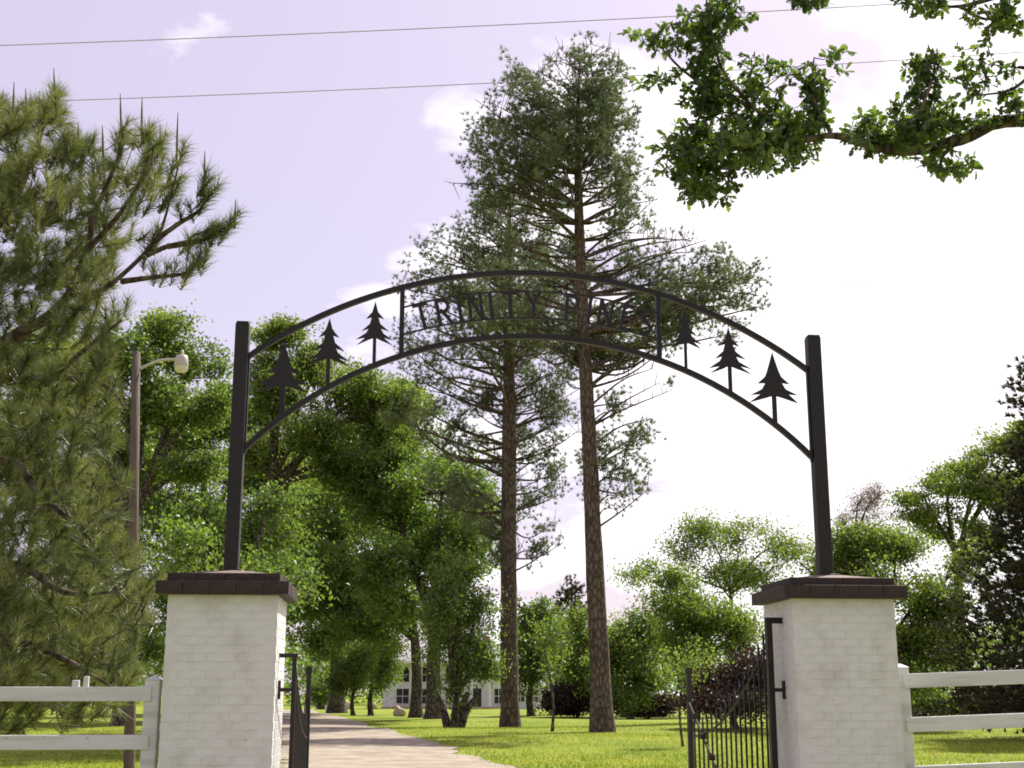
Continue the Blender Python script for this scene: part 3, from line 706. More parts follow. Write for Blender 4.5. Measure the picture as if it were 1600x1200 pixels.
def tall_pine(name, label, trunk_px, D, width_px, prof, seed, puff=0.5, step=17, lm=L_pine, per_puff=11, nn=15, bare=520, extra=()):
    """trunk_px: points base to top; width_px at those points; prof: (y, x_left, x_right) of the crown outline"""
    global rng
    rng = np.random.default_rng(seed); k = m_per_px(D); wood = Wood()
    pts = [P(x, y, D) for x, y in trunk_px]; pts[0][2] = roll(pts[0][0], pts[0][1]) - .1
    path = smooth_path(pts, 6); yy = np.interp(np.linspace(0, 1, len(path)), np.linspace(0, 1, len(width_px)), width_px)
    rad = yy * k / 2; rad[0] *= 1.25; rad[1] *= 1.06
    wood.tube(path, rad, 14, 0.035)
    tz = path[:, 2]; base = pts[0]
    prof = np.array(prof, float); y = prof[0, 0] + 8; puffs = []; axs = []
    while y < prof[-1, 0]:
        xl_, xr_ = np.interp(y, prof[:, 0], prof[:, 1]), np.interp(y, prof[:, 0], prof[:, 2])
        tip0 = P(800, y, D)
        tx = np.interp(-y, [-p[1] for p in trunk_px], [p[0] for p in trunk_px]) if False else np.interp(y, [p[1] for p in trunk_px][::-1], [p[0] for p in trunk_px][::-1])
        frac = (y - prof[0, 0]) / (prof[-1, 0] - prof[0, 0])
        nb = rng.integers(5, 8) if frac < .65 else rng.integers(3, 6); ph = rng.uniform(0, 6.28)
        azs = [ph + b * 6.283 / nb + rng.uniform(-.5, .5) for b in range(nb)]
        for y0_, y1_, a_ in extra:
            if y0_ <= y <= y1_: azs += [a_ + rng.uniform(-.5, .5)] + ([a_ + rng.uniform(-.3, .3)] if y > 370 else [])
        for b, az in enumerate(azs):
            ca, sa = math.cos(az), math.sin(az)
            ext = (xr_ - tx) if ca > 0 else (tx - xl_); dep = 0.55 * ((xr_ - tx) + (tx - xl_)) * .85
            L = k * math.hypot(ext * ca, dep * sa) / 1.0 * (rng.uniform(.80, 1.12) if rng.random() < .7 else rng.uniform(.4, .8))
            if ext < 6 or (y > bare and sa < -.25): continue
            L = max(L, .5)
            dirn = rgt * ca + fh * sa
            tip = P(tx, y, D) + dirn * L
            at_z = max(tip[2] - L * rng.uniform(.15, .55) - .2, base[2] + 2)
            i = np.abs(tz - at_z).argmin(); at = path[i]
            if tip[2] < at[2] - 1: at = path[max(0, i - 1)]
            mid = at * .5 + tip * .5 + np.array([0, 0, L * rng.uniform(-.16, .14)]) + rng.normal(0, .22, 3)
            bp = smooth_path([at, mid, tip], 5); rb = min(.03 + .011 * L, rad[i] * .45)
            wood.tube(bp, np.linspace(rb, .014, len(bp)), 5)
            npf = int(3 + L * 1.7)
            tpos = rng.uniform(.2, 1.0, npf) ** .65; idx = tpos * (len(bp) - 1)
            i0 = np.minimum(idx.astype(int), len(bp) - 2); fr = (idx - i0)[:, None]
            on = bp[i0] * (1 - fr) + bp[i0 + 1] * fr
            side = np.cross(unit(tip - at), [0, 0, 1.])
            pos = on + side * rng.normal(0, .30 * L ** .6, npf)[:, None] + np.array([0, 0, 1]) * rng.uniform(-.15, .85, npf)[:, None] + rng.normal(0, .15, (npf, 3))
            wood.twigs(on, pos, .022, .010)
            puffs.append(pos); axs.append(unit(dirn * .8 + np.array([0, 0, .9]) + rng.normal(0, .25, (npf, 3))))
        y += step * rng.uniform(.75, 1.25)
    Q = np.concatenate(puffs); A = np.concatenate(axs); gq = noise3(Q, 1.15, seed + 4) > -.22; Q = Q[gq]; A = A[gq]; n = len(Q)
    ct = np.clip(.42 + .2 * noise3(Q, 1.0, seed + 2) + rng.normal(0, .14, n), 0, 1)
    B = (Q[:, None] + rng.normal(size=(n, per_puff, 3)) * puff * np.array([.46, .46, .34])).reshape(-1, 3)
    AX = unit(np.repeat(A, per_puff, 0) + rng.normal(0, .55, (n * per_puff, 3)))
    V, Fc, t = needles(B, AX, nn, .25, .034, np.repeat(ct, per_puff), (.2, 1.25), .1)
    return finish_tree(name, base, wood, M_pinebark, V, Fc, t, lm, label)

# the two tall pines seen through the arch
tall_pine('tall_pine', 'tallest pine, its straight bare trunk nearest the arch lettering, crown rising far above the arch',
          [(942, 1141), (930, 900), (921, 700), (912, 520), (905, 350), (903, 200), (906, 95)], 62, [33, 28, 24, 20, 16, 9, 3],
          [(78, 870, 945), (98, 838, 985), (130, 800, 990), (150, 745, 990), (200, 735, 1000), (250, 715, 1015), (300, 705, 1030), (345, 725, 1045), (385, 690, 1130), (425, 670, 1175),
           (465, 690, 1215), (490, 720, 1220), (515, 800, 1080), (560, 905, 1030), (600, 915, 1040), (690, 920, 1055), (750, 922, 1040), (790, 926, 1000)], 21, step=12, bare=330, puff=.54, extra=((375, 500, 0), (125, 330, math.pi)))
tall_pine('tall_pine', 'second tall pine, a forked limb low on its trunk, standing between drive and tallest pine',
          [(797, 1131), (795, 950), (795, 800), (796, 650), (795, 540), (795, 420), (797, 300)], 76, [29, 25, 24, 22, 17, 11, 3],
          [(295, 765, 830), (340, 710, 860), (390, 650, 890), (430, 625, 900), (480, 605, 905), (560, 585, 905), (640, 585, 905), (700, 610, 900), (760, 690, 915), (840, 720, 890), (870, 740, 860)], 22, puff=.56, step=11, bare=560)

# broadleaf trees along the drive
broadleaf('avenue_oak', 'big dark oak with thick trunk left of the flowering stems by the drive', (678, 1124), 90, 25,
          [(690, 770, 95, 70, 0), (620, 800, 95, 75, 3), (720, 850, 75, 70, -2), (650, 890, 95, 70, 1), (590, 900, 85, 75, -3), (740, 790, 55, 50, 2), (700, 960, 70, 60, 1), (600, 730, 85, 55, 3)], L_dark, .27, .6, gap_thr=-.2, sig=.42, seed=31)
broadleaf('avenue_oak', 'dark oak with slimmer trunk in front of the white house', (650, 1119), 101, 19,
          [(560, 780, 90, 70, 2), (540, 860, 100, 80, 0), (610, 950, 80, 65, -1), (500, 930, 85, 70, 2), (640, 830, 70, 80, 3), (555, 985, 60, 40, 0)], L_dark, .3, .6, gap_thr=-.2, sig=.46, seed=32)
broadleaf('avenue_oak', 'distant big oak whose broad trunk stands beside the bend of the drive', (526, 1112), 124, 26,
          [(480, 790, 75, 60, 0), (430, 840, 70, 70, 3), (500, 880, 85, 75, -2), (455, 950, 70, 60, 2), (545, 940, 65, 60, 0), (500, 1000, 60, 35, 0)], L_mid, .34, .6, gap_thr=-.2, sig=.5, seed=33)
broadleaf('crepe_myrtle', 'leafy multi-stemmed small tree sprouting between the oaks and second pine', (708, 1133), 72, 26,
          [(715, 1010, 55, 60, 0), (745, 960, 45, 50, 1), (690, 950, 50, 50, -1), (720, 900, 45, 45, 0), (706, 1080, 18, 30, 0), (755, 1040, 30, 40, 0)], L_mid, .2, .9, stems=4, seed=34)
broadleaf('young_tree', 'small light green tree on a thin trunk before the white house', (552, 1107), 112, 7,
          [(560, 1040, 38, 35, 0), (585, 1010, 30, 30, 1), (540, 1065, 28, 25, 0)], L_light, .24, 1.0, seed=35)
broadleaf('young_tree', 'low light green tree on a thin stem left of the house windows', (580, 1106), 116, 9,
          [(595, 1050, 30, 35, 0), (575, 1020, 35, 30, 1), (600, 1010, 28, 25, 0)], L_light, .24, 1.0, seed=36)
# left of the drive
broadleaf('lawn_oak', 'bushy green oak behind the foot of the sunlit pillar post', (345, 1171), 40, 24,
          [(320, 800, 70, 60, 0), (400, 830, 80, 70, 2), (300, 870, 80, 70, -2), (370, 920, 90, 70, 0), (270, 950, 70, 70, 1), (440, 900, 60, 70, -1), (300, 1030, 60, 40, 0), (430, 770, 60, 40, 1)], L_dark, .15, 1.0, sig=.32, seed=37)
broadleaf('tall_oak', 'tall yellow-green oak behind the first pine cutouts of the arch', (408, 1122), 92, 24,
          [(440, 520, 55, 35, 0), (500, 570, 60, 45, 2), (425, 600, 50, 50, -2), (560, 620, 70, 60, 0), (600, 700, 70, 60, 2), (480, 680, 70, 50, -2), (540, 740, 80, 50, 0), (410, 720, 50, 50, 1), (620, 620, 45, 50, 0)], L_light, .27, 1.0, gap_thr=-.25, sig=.42, seed=38)
broadleaf('tall_oak', 'wide oak rising behind the utility pole lamp', (190, 1130), 74, 26,
          [(240, 515, 65, 40, 0), (300, 560, 55, 50, 2), (180, 560, 80, 60, -2), (270, 640, 75, 50, 0), (120, 640, 90, 70, 0), (325, 620, 35, 60, 0), (200, 720, 80, 60, 2), (60, 560, 80, 70, 2), (310, 740, 55, 35, 0), (100, 770, 80, 70, 0), (20, 700, 80, 90, 0)], L_mid, .25, 1.3, gap_thr=-.6, sig=.46, seed=39)
broadleaf('background_oak', 'large hazy green oak filling the gap between the pole and the arch post', (290, 1116), 112, 24,
          [(330, 660, 80, 60, 0), (250, 700, 80, 60, 2), (400, 720, 80, 60, -2), (300, 790, 90, 60, 0), (200, 780, 70, 60, 2), (420, 650, 60, 50, 0), (250, 620, 60, 45, 0), (350, 860, 90, 60, 0), (150, 850, 80, 70, 0)], L_mid, .32, .75, gap_thr=-.8, sig=.6, seed=53)
broadleaf('background_oak', 'large green oak behind the big dark oak, left of the second pine', (395, 1114), 120, 22,
          [(540, 680, 80, 50, 0), (620, 690, 70, 50, 2), (680, 740, 70, 50, -2), (480, 730, 80, 60, 0), (580, 780, 90, 60, 2), (700, 830, 70, 60, 0), (640, 640, 60, 40, 0)], L_mid, .34, .7, gap_thr=-.4, sig=.5, seed=54)
broadleaf('understorey_tree', 'dark low tree behind the utility pole foot', (120, 1128), 80, 16,
          [(60, 960, 90, 80, 0), (160, 950, 80, 80, 1), (230, 1000, 60, 70, 0), (110, 1040, 90, 45, 0), (180, 860, 80, 60, 2)], L_dark, .22, 1.0, seed=40)
# behind the lawn, between and right of the pines
broadleaf('treeline_tree', 'small rounded green tree between the two pine trunks', (830, 1117), 108, 12,
          [(825, 1000, 35, 50, 0), (845, 960, 45, 35, 1), (840, 1050, 35, 40, 0), (815, 950, 25, 25, 0)], L_mid, .26, 1.0, seed=41)
broadleaf('young_tree', 'staked sapling with narrow crown on the lawn beside the tallest pine', (863, 1139), 62, 5,
          [(862, 1010, 24, 30, 0), (866, 1040, 26, 30, 0), (860, 1070, 16, 18, 0), (858, 985, 16, 20, 0)], L_mid, .17, .9, seed=42)
broadleaf('treeline_tree', 'hedge-like dense green tree right of the tallest pine', (985, 1120), 98, 12,
          [(970, 1020, 50, 55, 0), (1010, 1000, 45, 45, 1), (990, 1060, 55, 45, 0), (960, 1075, 35, 35, -1), (920, 1050, 45, 60, 6), (900, 1000, 35, 50, 6)], L_mid, .25, 1.05, seed=43)
broadleaf('crepe_myrtle', 'light green spreading tree left of the shaded pillar cap', (1085, 1128), 78, 13,
          [(1060, 950, 50, 45, 0), (1110, 960, 55, 50, 1), (1030, 910, 45, 40, -1), (1080, 1010, 65, 45, 0), (1150, 990, 50, 50, 1), (1050, 1040, 45, 35, 0), (1110, 1045, 45, 30, 0)], L_light, .21, 1.15, stems=3, gap_thr=-.2, sig=.42, seed=44)
broadleaf('treeline_tree', 'thin airy tree with sky showing through, above the open gate leaf', (1150, 1117), 112, 8,
          [(1100, 830, 55, 42, 0), (1160, 845, 60, 42, 2), (1220, 850, 55, 38, 0), (1060, 870, 35, 35, 0), (1130, 905, 60, 30, 0), (1190, 905, 60, 35, 0), (990, 890, 35, 25, 2)], L_light, .26, 1.5, gap_thr=-.5, sig=.7, per=14, seed=45)
broadleaf('shade_foliage', 'dark maroon leafy mass standing in for shade under the trees behind the open picket gate', (1150, 1136), 68, 10,
          [(1120, 1080, 45, 38, 0), (1165, 1060, 45, 50, 0), (1195, 1045, 40, 55, 2), (1085, 1095, 30, 25, 0), (1150, 1100, 60, 25, -2)], L_maroonshade, .2, 1.0, gap_thr=-2, seed=46)  # leaf mass put where trees are shaded beneath, shade held in its dark colour
broadleaf('young_tree', 'sapling with thin pale trunk beside the free end of the gate', (1067, 1162), 45, 4,
          [(1072, 1040, 22, 26, 0), (1090, 1025, 22, 22, .4), (1060, 1060, 16, 18, 0)], L_light, .13, .8, seed=47)
# right of the pillar
broadleaf('lawn_oak', 'broad light green tree behind the shaded pillar and white fence', (1375, 1133), 68, 18,
          [(1330, 850, 55, 40, 0), (1400, 850, 60, 45, 1), (1450, 930, 60, 55, 0), (1350, 930, 70, 60, -1), (1420, 1000, 70, 50, 0), (1320, 900, 50, 50, 1), (1480, 1010, 50, 50, 0), (1250, 880, 50, 40, 2), (1500, 880, 45, 50, 1), (1410, 1060, 70, 35, 0), (1480, 950, 45, 40, 0)], L_light, .2, 1.3, gap_thr=-.45, sig=.46, seed=48)
broadleaf('tall_oak', 'tall open-crowned tree with leaning limbs in front of the dark cedar', (1512, 1122), 84, 17,
          [(1550, 700, 50, 35, 0), (1490, 745, 50, 35, 1), (1440, 770, 40, 30, 0), (1530, 770, 50, 40, -1), (1580, 760, 50, 50, 1), (1470, 820, 50, 35, 0), (1540, 840, 40, 40, 0), (1600, 690, 40, 40, 0)], L_light, .23, 1.3, gap_thr=-.2, sig=.4, seed=49)
broadleaf('dry_tree', 'sparse twiggy pinkish tree beyond the shaded pillar post', (1350, 1115), 115, 9,
          [(1340, 790, 36, 40, 0), (1372, 775, 30, 35, 1), (1320, 820, 28, 28, 0), (1390, 810, 28, 28, 0)], L_dry, .16, .8, gap_thr=-.2, sig=.3, per=9, seed=50)
for (name, label, bx, by, D_, wpx, cone, sd) in (
    ('dark_cedar', 'dark conical cedar rising above the end of the climbing white fence', 1668, 1150, 52, 22, [(520, 12), (590, 78), (680, 72), (760, 90), (850, 130), (950, 150), (1050, 168), (1128, 150)], 51),
    ('dark_cedar', 'small dark cedar behind the staked sapling on the lawn', 893, 1116, 116, 8, [(905, 4), (930, 16), (960, 26), (1000, 32), (1060, 36), (1105, 34)], 52)):
    rng = np.random.default_rng(sd); k = m_per_px(D_); base = P(bx, by, D_); base[2] = roll(base[0], base[1]) - .05
    wd = Wood(); top = P(bx, cone[0][0], D_)
    wd.tube([base, base * .5 + top * .5, top], [wpx * k * .6, wpx * k * .35, .02], 10, .03)
    ys = np.array([c[0] for c in cone], float); rs = np.array([c[1] for c in cone], float)
    n = 2000 if D_ < 100 else 420
    y = ys[0] + (ys[-1] - ys[0]) * rng.random(n) ** .75; az = rng.uniform(0, 6.28, n)
    lump = 1 + .22 * np.sin(az * 3 + y * .05) + .15 * np.sin(az * 5 - y * .09)
    rr = np.interp(y, ys, rs) * k * np.sqrt(rng.uniform(.12, 1, n)) * lump
    T = np.array([P(bx, yy_, D_) for yy_ in y]) + (np.cos(az)[:, None] * rgt + np.sin(az)[:, None] * fh) * rr[:, None]
    T[:, 2] = np.maximum(T[:, 2], .25)
    ax_pt = np.column_stack([np.interp(T[:, 2], [base[2], top[2]], [base[j], top[j]]) for j in (0, 1)] + [np.clip(T[:, 2] - rr * .3, base[2] + .3, top[2])])
    wd.twigs(ax_pt, T, .02, .006)
    out = unit((np.cos(az)[:, None] * rgt + np.sin(az)[:, None] * fh) + np.array([0, 0, .8]))
    B = (T[:, None] + rng.normal(size=(n, 5, 3)) * (.22 if D_ < 100 else .3)).reshape(-1, 3)
    ct = np.clip(rng.normal(.4, .25, n * 5), 0, 1)
    V, Fc, t = needles(B, np.repeat(out, 5, 0) + rng.normal(0, .4, (n * 5, 3)), 10, .26 if D_ < 100 else .4, .075, ct, (.1, .9), .12)
    finish_tree(name, base, wd, M_bark, V, Fc, t, L_cedar, label)
for i, (px_, py_, D_, rx, ry, lm, lab) in enumerate((
    (1450, 1118, 92, 48, 20, L_mid, 'low green shrub seen between the rails right of the pillar'),
    (1560, 1119, 96, 55, 26, L_maroonshade, 'dark low shrub beside a trunk, seen between the fence rails'),
    (1010, 1119, 100, 40, 16, L_maroonshade, 'dark clipped shrub at the far lawn edge right of the tallest pine'),
    (900, 1118, 104, 45, 26, L_maroonshade, 'dark shrub at the far lawn edge between sapling and pine'),
    (500, 1106, 150, 16, 22, L_mid, 'rounded bush beyond the drive bend next to the white shed'))):
    broadleaf('shrub', lab, (px_, py_), D_, 6, [(px_, py_ - ry, rx, ry, 0), (px_ + rx * .6, py_ - ry * .9, rx * .6, ry * .8, .5), (px_ - rx * .6, py_ - ry * .9, rx * .6, ry * .85, -.4)],
              lm, .24, 1.2, gap_thr=-2, stems=3, seed=60 + i, trunk_top=.5)
# far wood closing the view behind everything
rng = np.random.default_rng(90)
n = 2600; ang = rng.uniform(-.52, .52, n); Dw = rng.uniform(205, 260, n)
wxy = CAM[:2] + (fh[:2] + np.tan(ang)[:, None] * rgt[:2]) * Dw[:, None]
hmax = 9 + 4 * np.sin(ang * 23) + 3 * np.sin(ang * 51 + 1)
T = np.column_stack([wxy, rng.random(n) ** .7 * np.maximum(hmax, 4) + .4])
cen = (T[:, None] + rng.normal(size=(n, 22, 3)) * np.array([1.3, 1.0, .9])).reshape(-1, 3); cen[:, 2] = np.maximum(cen[:, 2], .2)
V, Fc, t = leaves(cen, .85, np.clip(np.repeat(rng.normal(.4, .2, n), 22), 0, 1), .6)
wdw = Wood()
a = np.column_stack([wxy, np.zeros(n)])[::6]; wdw.twigs(a, T[::6], .22, .08)
fw = link('far_wood', np_mesh('far_wood', V, Fc, t), L_dark); tag(fw, 'far belt of dark green woodland closing the view behind the house', 'wood', kind='stuff')

# ------------------------------------------------------------------ near pine on the left
rng = np.random.default_rng(70)
wood = Wood(); base = P(-190, 1300, 15.2); base[2] = -.1
trunk = smooth_path([base] + [P(x, y, 15.2) for x, y in ((-185, 1000), (-190, 700), (-180, 420), (-150, 180), (-130, -60), (-120, -300))], 6)
wood.tube(trunk, np.linspace(.2, .03, len(trunk)), 12, .03)
limbs_px = [
 [(-185, 720, 15.2), (-60, 600, 14.2), (0, 540, 13.5), (68, 500, 13.2), (108, 460, 13), (136, 392, 13), (150, 330, 13), (188, 240, 13), (192, 200, 13)],
 [(108, 460, 13), (155, 455, 12.9), (190, 430, 12.8), (222, 400, 12.8), (245, 372, 12.8), (258, 340, 12.8), (278, 262, 12.8)],
 [(222, 402, 12.8), (262, 385, 12.8), (300, 376, 12.8), (332, 371, 12.8)],
 [(240, 378, 12.8), (275, 352, 12.7), (315, 325, 12.7), (319, 290, 12.7)],
 [(262, 385, 12.8), (310, 378, 12.9), (352, 360, 12.9)],
 [(190, 440, 12.8), (240, 433, 12.7), (285, 428, 12.7), (312, 412, 12.7)],
 [(136, 392, 13), (190, 330, 12.6), (225, 270, 12.5), (235, 215, 12.5)],
 [(-185, 560, 15.2), (-60, 420, 14), (20, 320, 13.5), (60, 220, 13.5), (84, 160, 13.5)],
 [(20, 320, 13.5), (80, 290, 13.2), (130, 250, 13), (120, 215, 13)],
 [(-185, 660, 15.2), (-40, 600, 13), (80, 590, 12.5), (160, 600, 12.4), (200, 640, 12.4)],
 [(80, 590, 12.5), (140, 540, 12.4), (190, 500, 12.3)],
 [(-185, 740, 15.2), (0, 718, 13), (60, 770, 12.8), (130, 830, 12.6), (152, 858, 12.6)],
 [(130, 830, 12.6), (165, 812, 12.5), (192, 768, 12.5)],
 [(-185, 930, 15.2), (0, 880, 13), (100, 925, 12.5), (185, 925, 12.5)],
 [(-185, 1020, 15.2), (0, 1000, 13.5), (100, 1030, 13), (170, 1070, 13)],
 [(-185, 480, 15.2), (-80, 320, 14.5), (-20, 230, 14), (0, 170, 14)],
 [(-185, 820, 15.2), (-60, 800, 14.5), (60, 690, 14.2), (150, 700, 14)],
 [(-185, 1080, 15.2), (-60, 1090, 14.5), (60, 1100, 14.2), (120, 1120, 14)],
 [(-185, 380, 15.2), (-90, 230, 15), (-40, 150, 15)],
]
nodes = []
for li, L in enumerate(limbs_px):
    path = smooth_path([P(*p) for p in L], 5); main = L[0][0] < -100
    r0 = .085 if li == 0 else (.06 if main else .032)
    wood.tube(path, np.linspace(r0, .010, len(path)), 7, .05); nodes.append(path[3 if main else 1:])
NODE = np.concatenate(nodes)
poly = np.array([(-150, 140), (20, 170), (84, 150), (112, 225), (165, 225), (188, 195), (238, 205), (262, 250), (255, 300), (205, 330), (215, 380), (175, 415), (205, 470), (180, 520), (178, 600), (172, 690), (196, 770), (176, 830),
                 (232, 900), (245, 950), (215, 1000), (200, 1090), (120, 1140), (-150, 1150)], float)
def inside(q):
    x, y = q[:, 0], q[:, 1]; c = np.zeros(len(q), bool); j = len(poly) - 1
    for i in range(len(poly)):
        xi_, yi_, xj, yj = *poly[i], *poly[j]
        c ^= ((yi_ > y) != (yj > y)) & (x < (xj - xi_) * (y - yi_) / (yj - yi_ + 1e-9) + xi_); j = i
    return c
q = np.column_stack([rng.uniform(-150, 270, 7000), rng.uniform(120, 1150, 7000)]); q = q[inside(q)][:3000]
dd = rng.uniform(11.9, 15.6, len(q)) + np.clip(-q[:, 0], 0, 150) * .006
T = np.array([P(a, b, c) for (a, b), c in zip(q, dd)])
g = noise3(T, .55, 77); T = T[g > -.22]
ex = [(278, 255, 12.8), (270, 285, 12.8), (258, 320, 12.8), (285, 235, 12.8), (320, 285, 12.7), (314, 310, 12.7), (300, 335, 12.7), (332, 371, 12.8), (318, 376, 12.8), (356, 356, 12.9), (340, 365, 12.9), (312, 408, 12.7), (295, 422, 12.7), (270, 430, 12.7),
      (235, 215, 12.5), (228, 250, 12.5), (192, 205, 13), (186, 240, 13), (250, 225, 12.9), (84, 155, 13.5), (78, 185, 13.5), (240, 430, 12.7), (365, 345, 12.9)]
ex = np.array([P(*e) for e in ex])
limb_tips = np.concatenate([nd_[int(len(nd_) * .45)::1] for nd_ in nodes[1:7]])
ex = np.vstack([ex, limb_tips[::2] + rng.normal(0, .07, limb_tips[::2].shape)])
T = np.vstack([T, ex])
d = np.empty(len(T)); 
for c_ in range(0, len(T), 500): d[c_:c_ + 500] = ((T[c_:c_ + 500, None] - NODE[None]) ** 2).sum(-1).min(1)
T = T[np.argsort(d)]
pool = np.vstack([NODE, T]); A = np.empty_like(T)
for i in range(len(T)):                       # every shoot grows from the nearest limb or earlier shoot
    c_ = pool[:len(NODE) + i]; A[i] = c_[((c_ - T[i]) ** 2).sum(-1).argmin()]
dist = np.linalg.norm(T - A, axis=1)
midp = A * .5 + T * .5 - np.array([0, 0, 1]) * (dist * .15)[:, None]
wood.twigs(A, midp, .009, .007); wood.twigs(midp, T, .007, .005)
out = unit(T - np.array([base[0], base[1], 0]) * np.array([1, 1, 0]) - np.array([0, 0, 1]) * T[:, 2:3]); out[:, 2] = 0
ax = unit(out * .45 + np.array([0, 0, .75]) + rng.normal(0, .38, T.shape))
ct = np.clip(.45 + .25 * noise3(T, .8, 78) + rng.normal(0, .15, len(T)), 0, 1)
V, Fc, t = needles(T - ax * .12, ax, 100, .20, .0075, ct, (.2, 1.0), .24)
near = finish_tree('near_pine', base, wood, M_pinebark, V, Fc, t, L_pinenear, 'near long-needled pine with upright shoots, leaning over the white rail fence', 'tree')
# this year's shoots, standing like candles on the branch ends
M_shoot = mat('shoot_scales', (0.11, 0.10, 0.045), .8, .2, var=(.2, .19, .10), scale=30)
for x, y0, y1, dd_ in ((84, 160, 106, 13.5), (22, 175, 128, 13.6), (40, 175, 138, 13.7), (62, 190, 142, 13.6), (188, 200, 146, 13), (222, 205, 152, 12.6), (250, 230, 196, 12.9), (278, 250, 176, 12.8), (320, 280, 236, 12.7), (368, 345, 312, 12.9),
                      (122, 225, 190, 13), (160, 232, 196, 13), (5, 180, 140, 14), (240, 235, 200, 12.7)):
    a = P(x + rng.uniform(-3, 3), y0 + 12, dd_); b = P(x, y1, dd_); w = Wood(); w.tube([a, a * .4 + b * .6, b], [.014, .012, .004], 6)
    me = w.mesh('shoot'); me.transform(Matrix.Translation(-Vector(base))); link('shoot', me, M_shoot, near)

# ------------------------------------------------------------------ oak whose branches hang in from the right
rng = np.random.default_rng(80)
wood = Wood(); DO = 11.0
base = P(2150, 1500, 11.5); base[2] = -.1
topt = P(2120, -150, 11.5)
trunk = smooth_path([base, base * .6 + topt * .4 + np.array([.1, .1, 0]), topt], 8); wood.tube(trunk, np.linspace(.34, .14, len(trunk)), 12, .04)
olimbs = [
 [(2130, 330, 11.5), (1850, 230, 11.3), (1600, 188, 11.1), (1500, 218, 11), (1420, 236, 10.9), (1350, 225, 10.9), (1300, 212, 10.9), (1240, 222, 10.9), (1170, 228, 10.9), (1110, 250, 10.9), (1075, 290, 10.9), (1068, 320, 10.9)],
 [(1240, 222, 10.9), (1180, 170, 10.8), (1130, 110, 10.7), (1110, 40, 10.7), (1100, -30, 10.7)],
 [(1300, 212, 10.9), (1270, 150, 10.9), (1272, 90, 10.9)],
 [(1420, 236, 10.9), (1440, 170, 10.8), (1460, 110, 10.8), (1450, 70, 10.8)],
 [(2130, 200, 11.5), (1800, 130, 11.2), (1620, 108, 11), (1565, 103, 11)],
 [(1500, 218, 11), (1470, 250, 11), (1480, 275, 11)],
 [(2120, -60, 11.5), (1800, -80, 11.3), (1600, -20, 11.1), (1500, 10, 11), (1440, 0, 11)],
 [(1500, 10, 11), (1540, 30, 11), (1580, 20, 11)],
 [(1800, -80, 11.3), (1400, -70, 11.1), (1260, -25, 11), (1180, -60, 10.9)],
 [(1180, 170, 10.8), (1080, 120, 10.9), (1020, 60, 10.9)],
 [(1620, 108, 11), (1580, 140, 11), (1520, 150, 11)],
]
nd = []
for i, L in enumerate(olimbs):
    path = smooth_path([P(*p) for p in L], 5); big = L[0][0] > 2000
    wood.tube(path, np.linspace(.085 if big else .02, .006, len(path)) ** 1.0 * (np.linspace(1, .55, len(path)) if big else 1), 7, .05); nd.append(path[1:])
ND = np.concatenate(nd)
blobs = [(1180, 225, 100, 45, 210), (1080, 245, 50, 50, 80), (1105, 150, 45, 60, 75), (1110, 30, 55, 30, 55), (1095, 90, 40, 40, 40), (1270, 150, 22, 60, 38), (1240, 195, 55, 35, 55), (1420, 205, 85, 40, 130), (1450, 125, 38, 55, 48), (1490, 255, 45, 22, 30),
         (1350, 215, 40, 28, 32), (1560, 25, 50, 35, 45), (1450, 5, 45, 18, 18), (1262, 2, 30, 12, 16), (1530, 110, 50, 40, 26), (1580, 165, 40, 30, 20), (1030, 60, 45, 22, 16), (1030, 125, 40, 12, 10), (1200, 110, 50, 35, 22), (1100, 290, 60, 28, 50), (1310, 90, 25, 40, 8), (1500, 180, 40, 30, 30), (1180, 150, 45, 40, 30),
         (1750, 150, 140, 110, 120), (1750, -60, 150, 80, 90), (1950, 60, 150, 200, 220), (1250, -90, 150, 50, 90), (1500, -90, 150, 50, 90)]
Tl = []
for cx, cy, rx, ry, n in blobs:
    n = int(n * 1.35); u = unit(rng.normal(size=(n, 3))) * (rng.random(n) ** .45)[:, None] * rng.uniform(.9, 1.3, (n, 1))
    Tl.append(np.array([P(cx + a * rx, cy + b * ry, 10.95 + c * rx * .005) for a, b, c in u]))
T = np.concatenate(Tl); T = T[noise3(T, .26, 82) > -.85]; d = ((T[:, None] - ND[None]) ** 2).sum(-1).min(1); T = T[np.argsort(d)]; pool = np.vstack([ND, T]); A = np.empty_like(T)
for i in range(len(T)): c_ = pool[:len(ND) + i]; A[i] = c_[((c_ - T[i]) ** 2).sum(-1).argmin()]
mid = A * .5 + T * .5 + rng.normal(0, .03, T.shape); wood.twigs(A, mid, .007, .005); wood.twigs(mid, T, .005, .0025)
n = len(T); per = 9; k = n * per
tt = rng.uniform(.15, 1.05, (n, per, 1)); rootp = (mid[:, None] * (1 - tt) + T[:, None] * tt).reshape(-1, 3)
ax = unit(np.repeat(unit(T - mid), per, 0) * .5 + rng.normal(size=(k, 3)) * .75 + np.array([0, 0, -.25]))
nm = unit(rng.normal(size=(k, 3)) + np.array([0, 0, .7])); sd = unit(np.cross(ax, nm)); nm = np.cross(sd, ax)
Ls = (.098 * rng.uniform(.45, 1.2, k))[:, None]; curl = rng.uniform(-.25, .35, k)[:, None]
Ls *= .9
outl = [(0, .0), (.22, .14), (.36, .10), (.45, .24), (.58, .15), (.72, .25), (.82, .12), (1.0, 0), (.82, -.12), (.72, -.25), (.58, -.15), (.45, -.24), (.36, -.10), (.22, -.14)]
V = np.stack([rootp + ax * Ls * (u_ + .12) + sd * Ls * w_ * 1.1 + nm * Ls * (curl * u_ * u_ * .6 + abs(w_) * .35) for u_, w_ in outl], 1).reshape(-1, 3)
Fc = np.arange(k * len(outl)).reshape(k, len(outl))
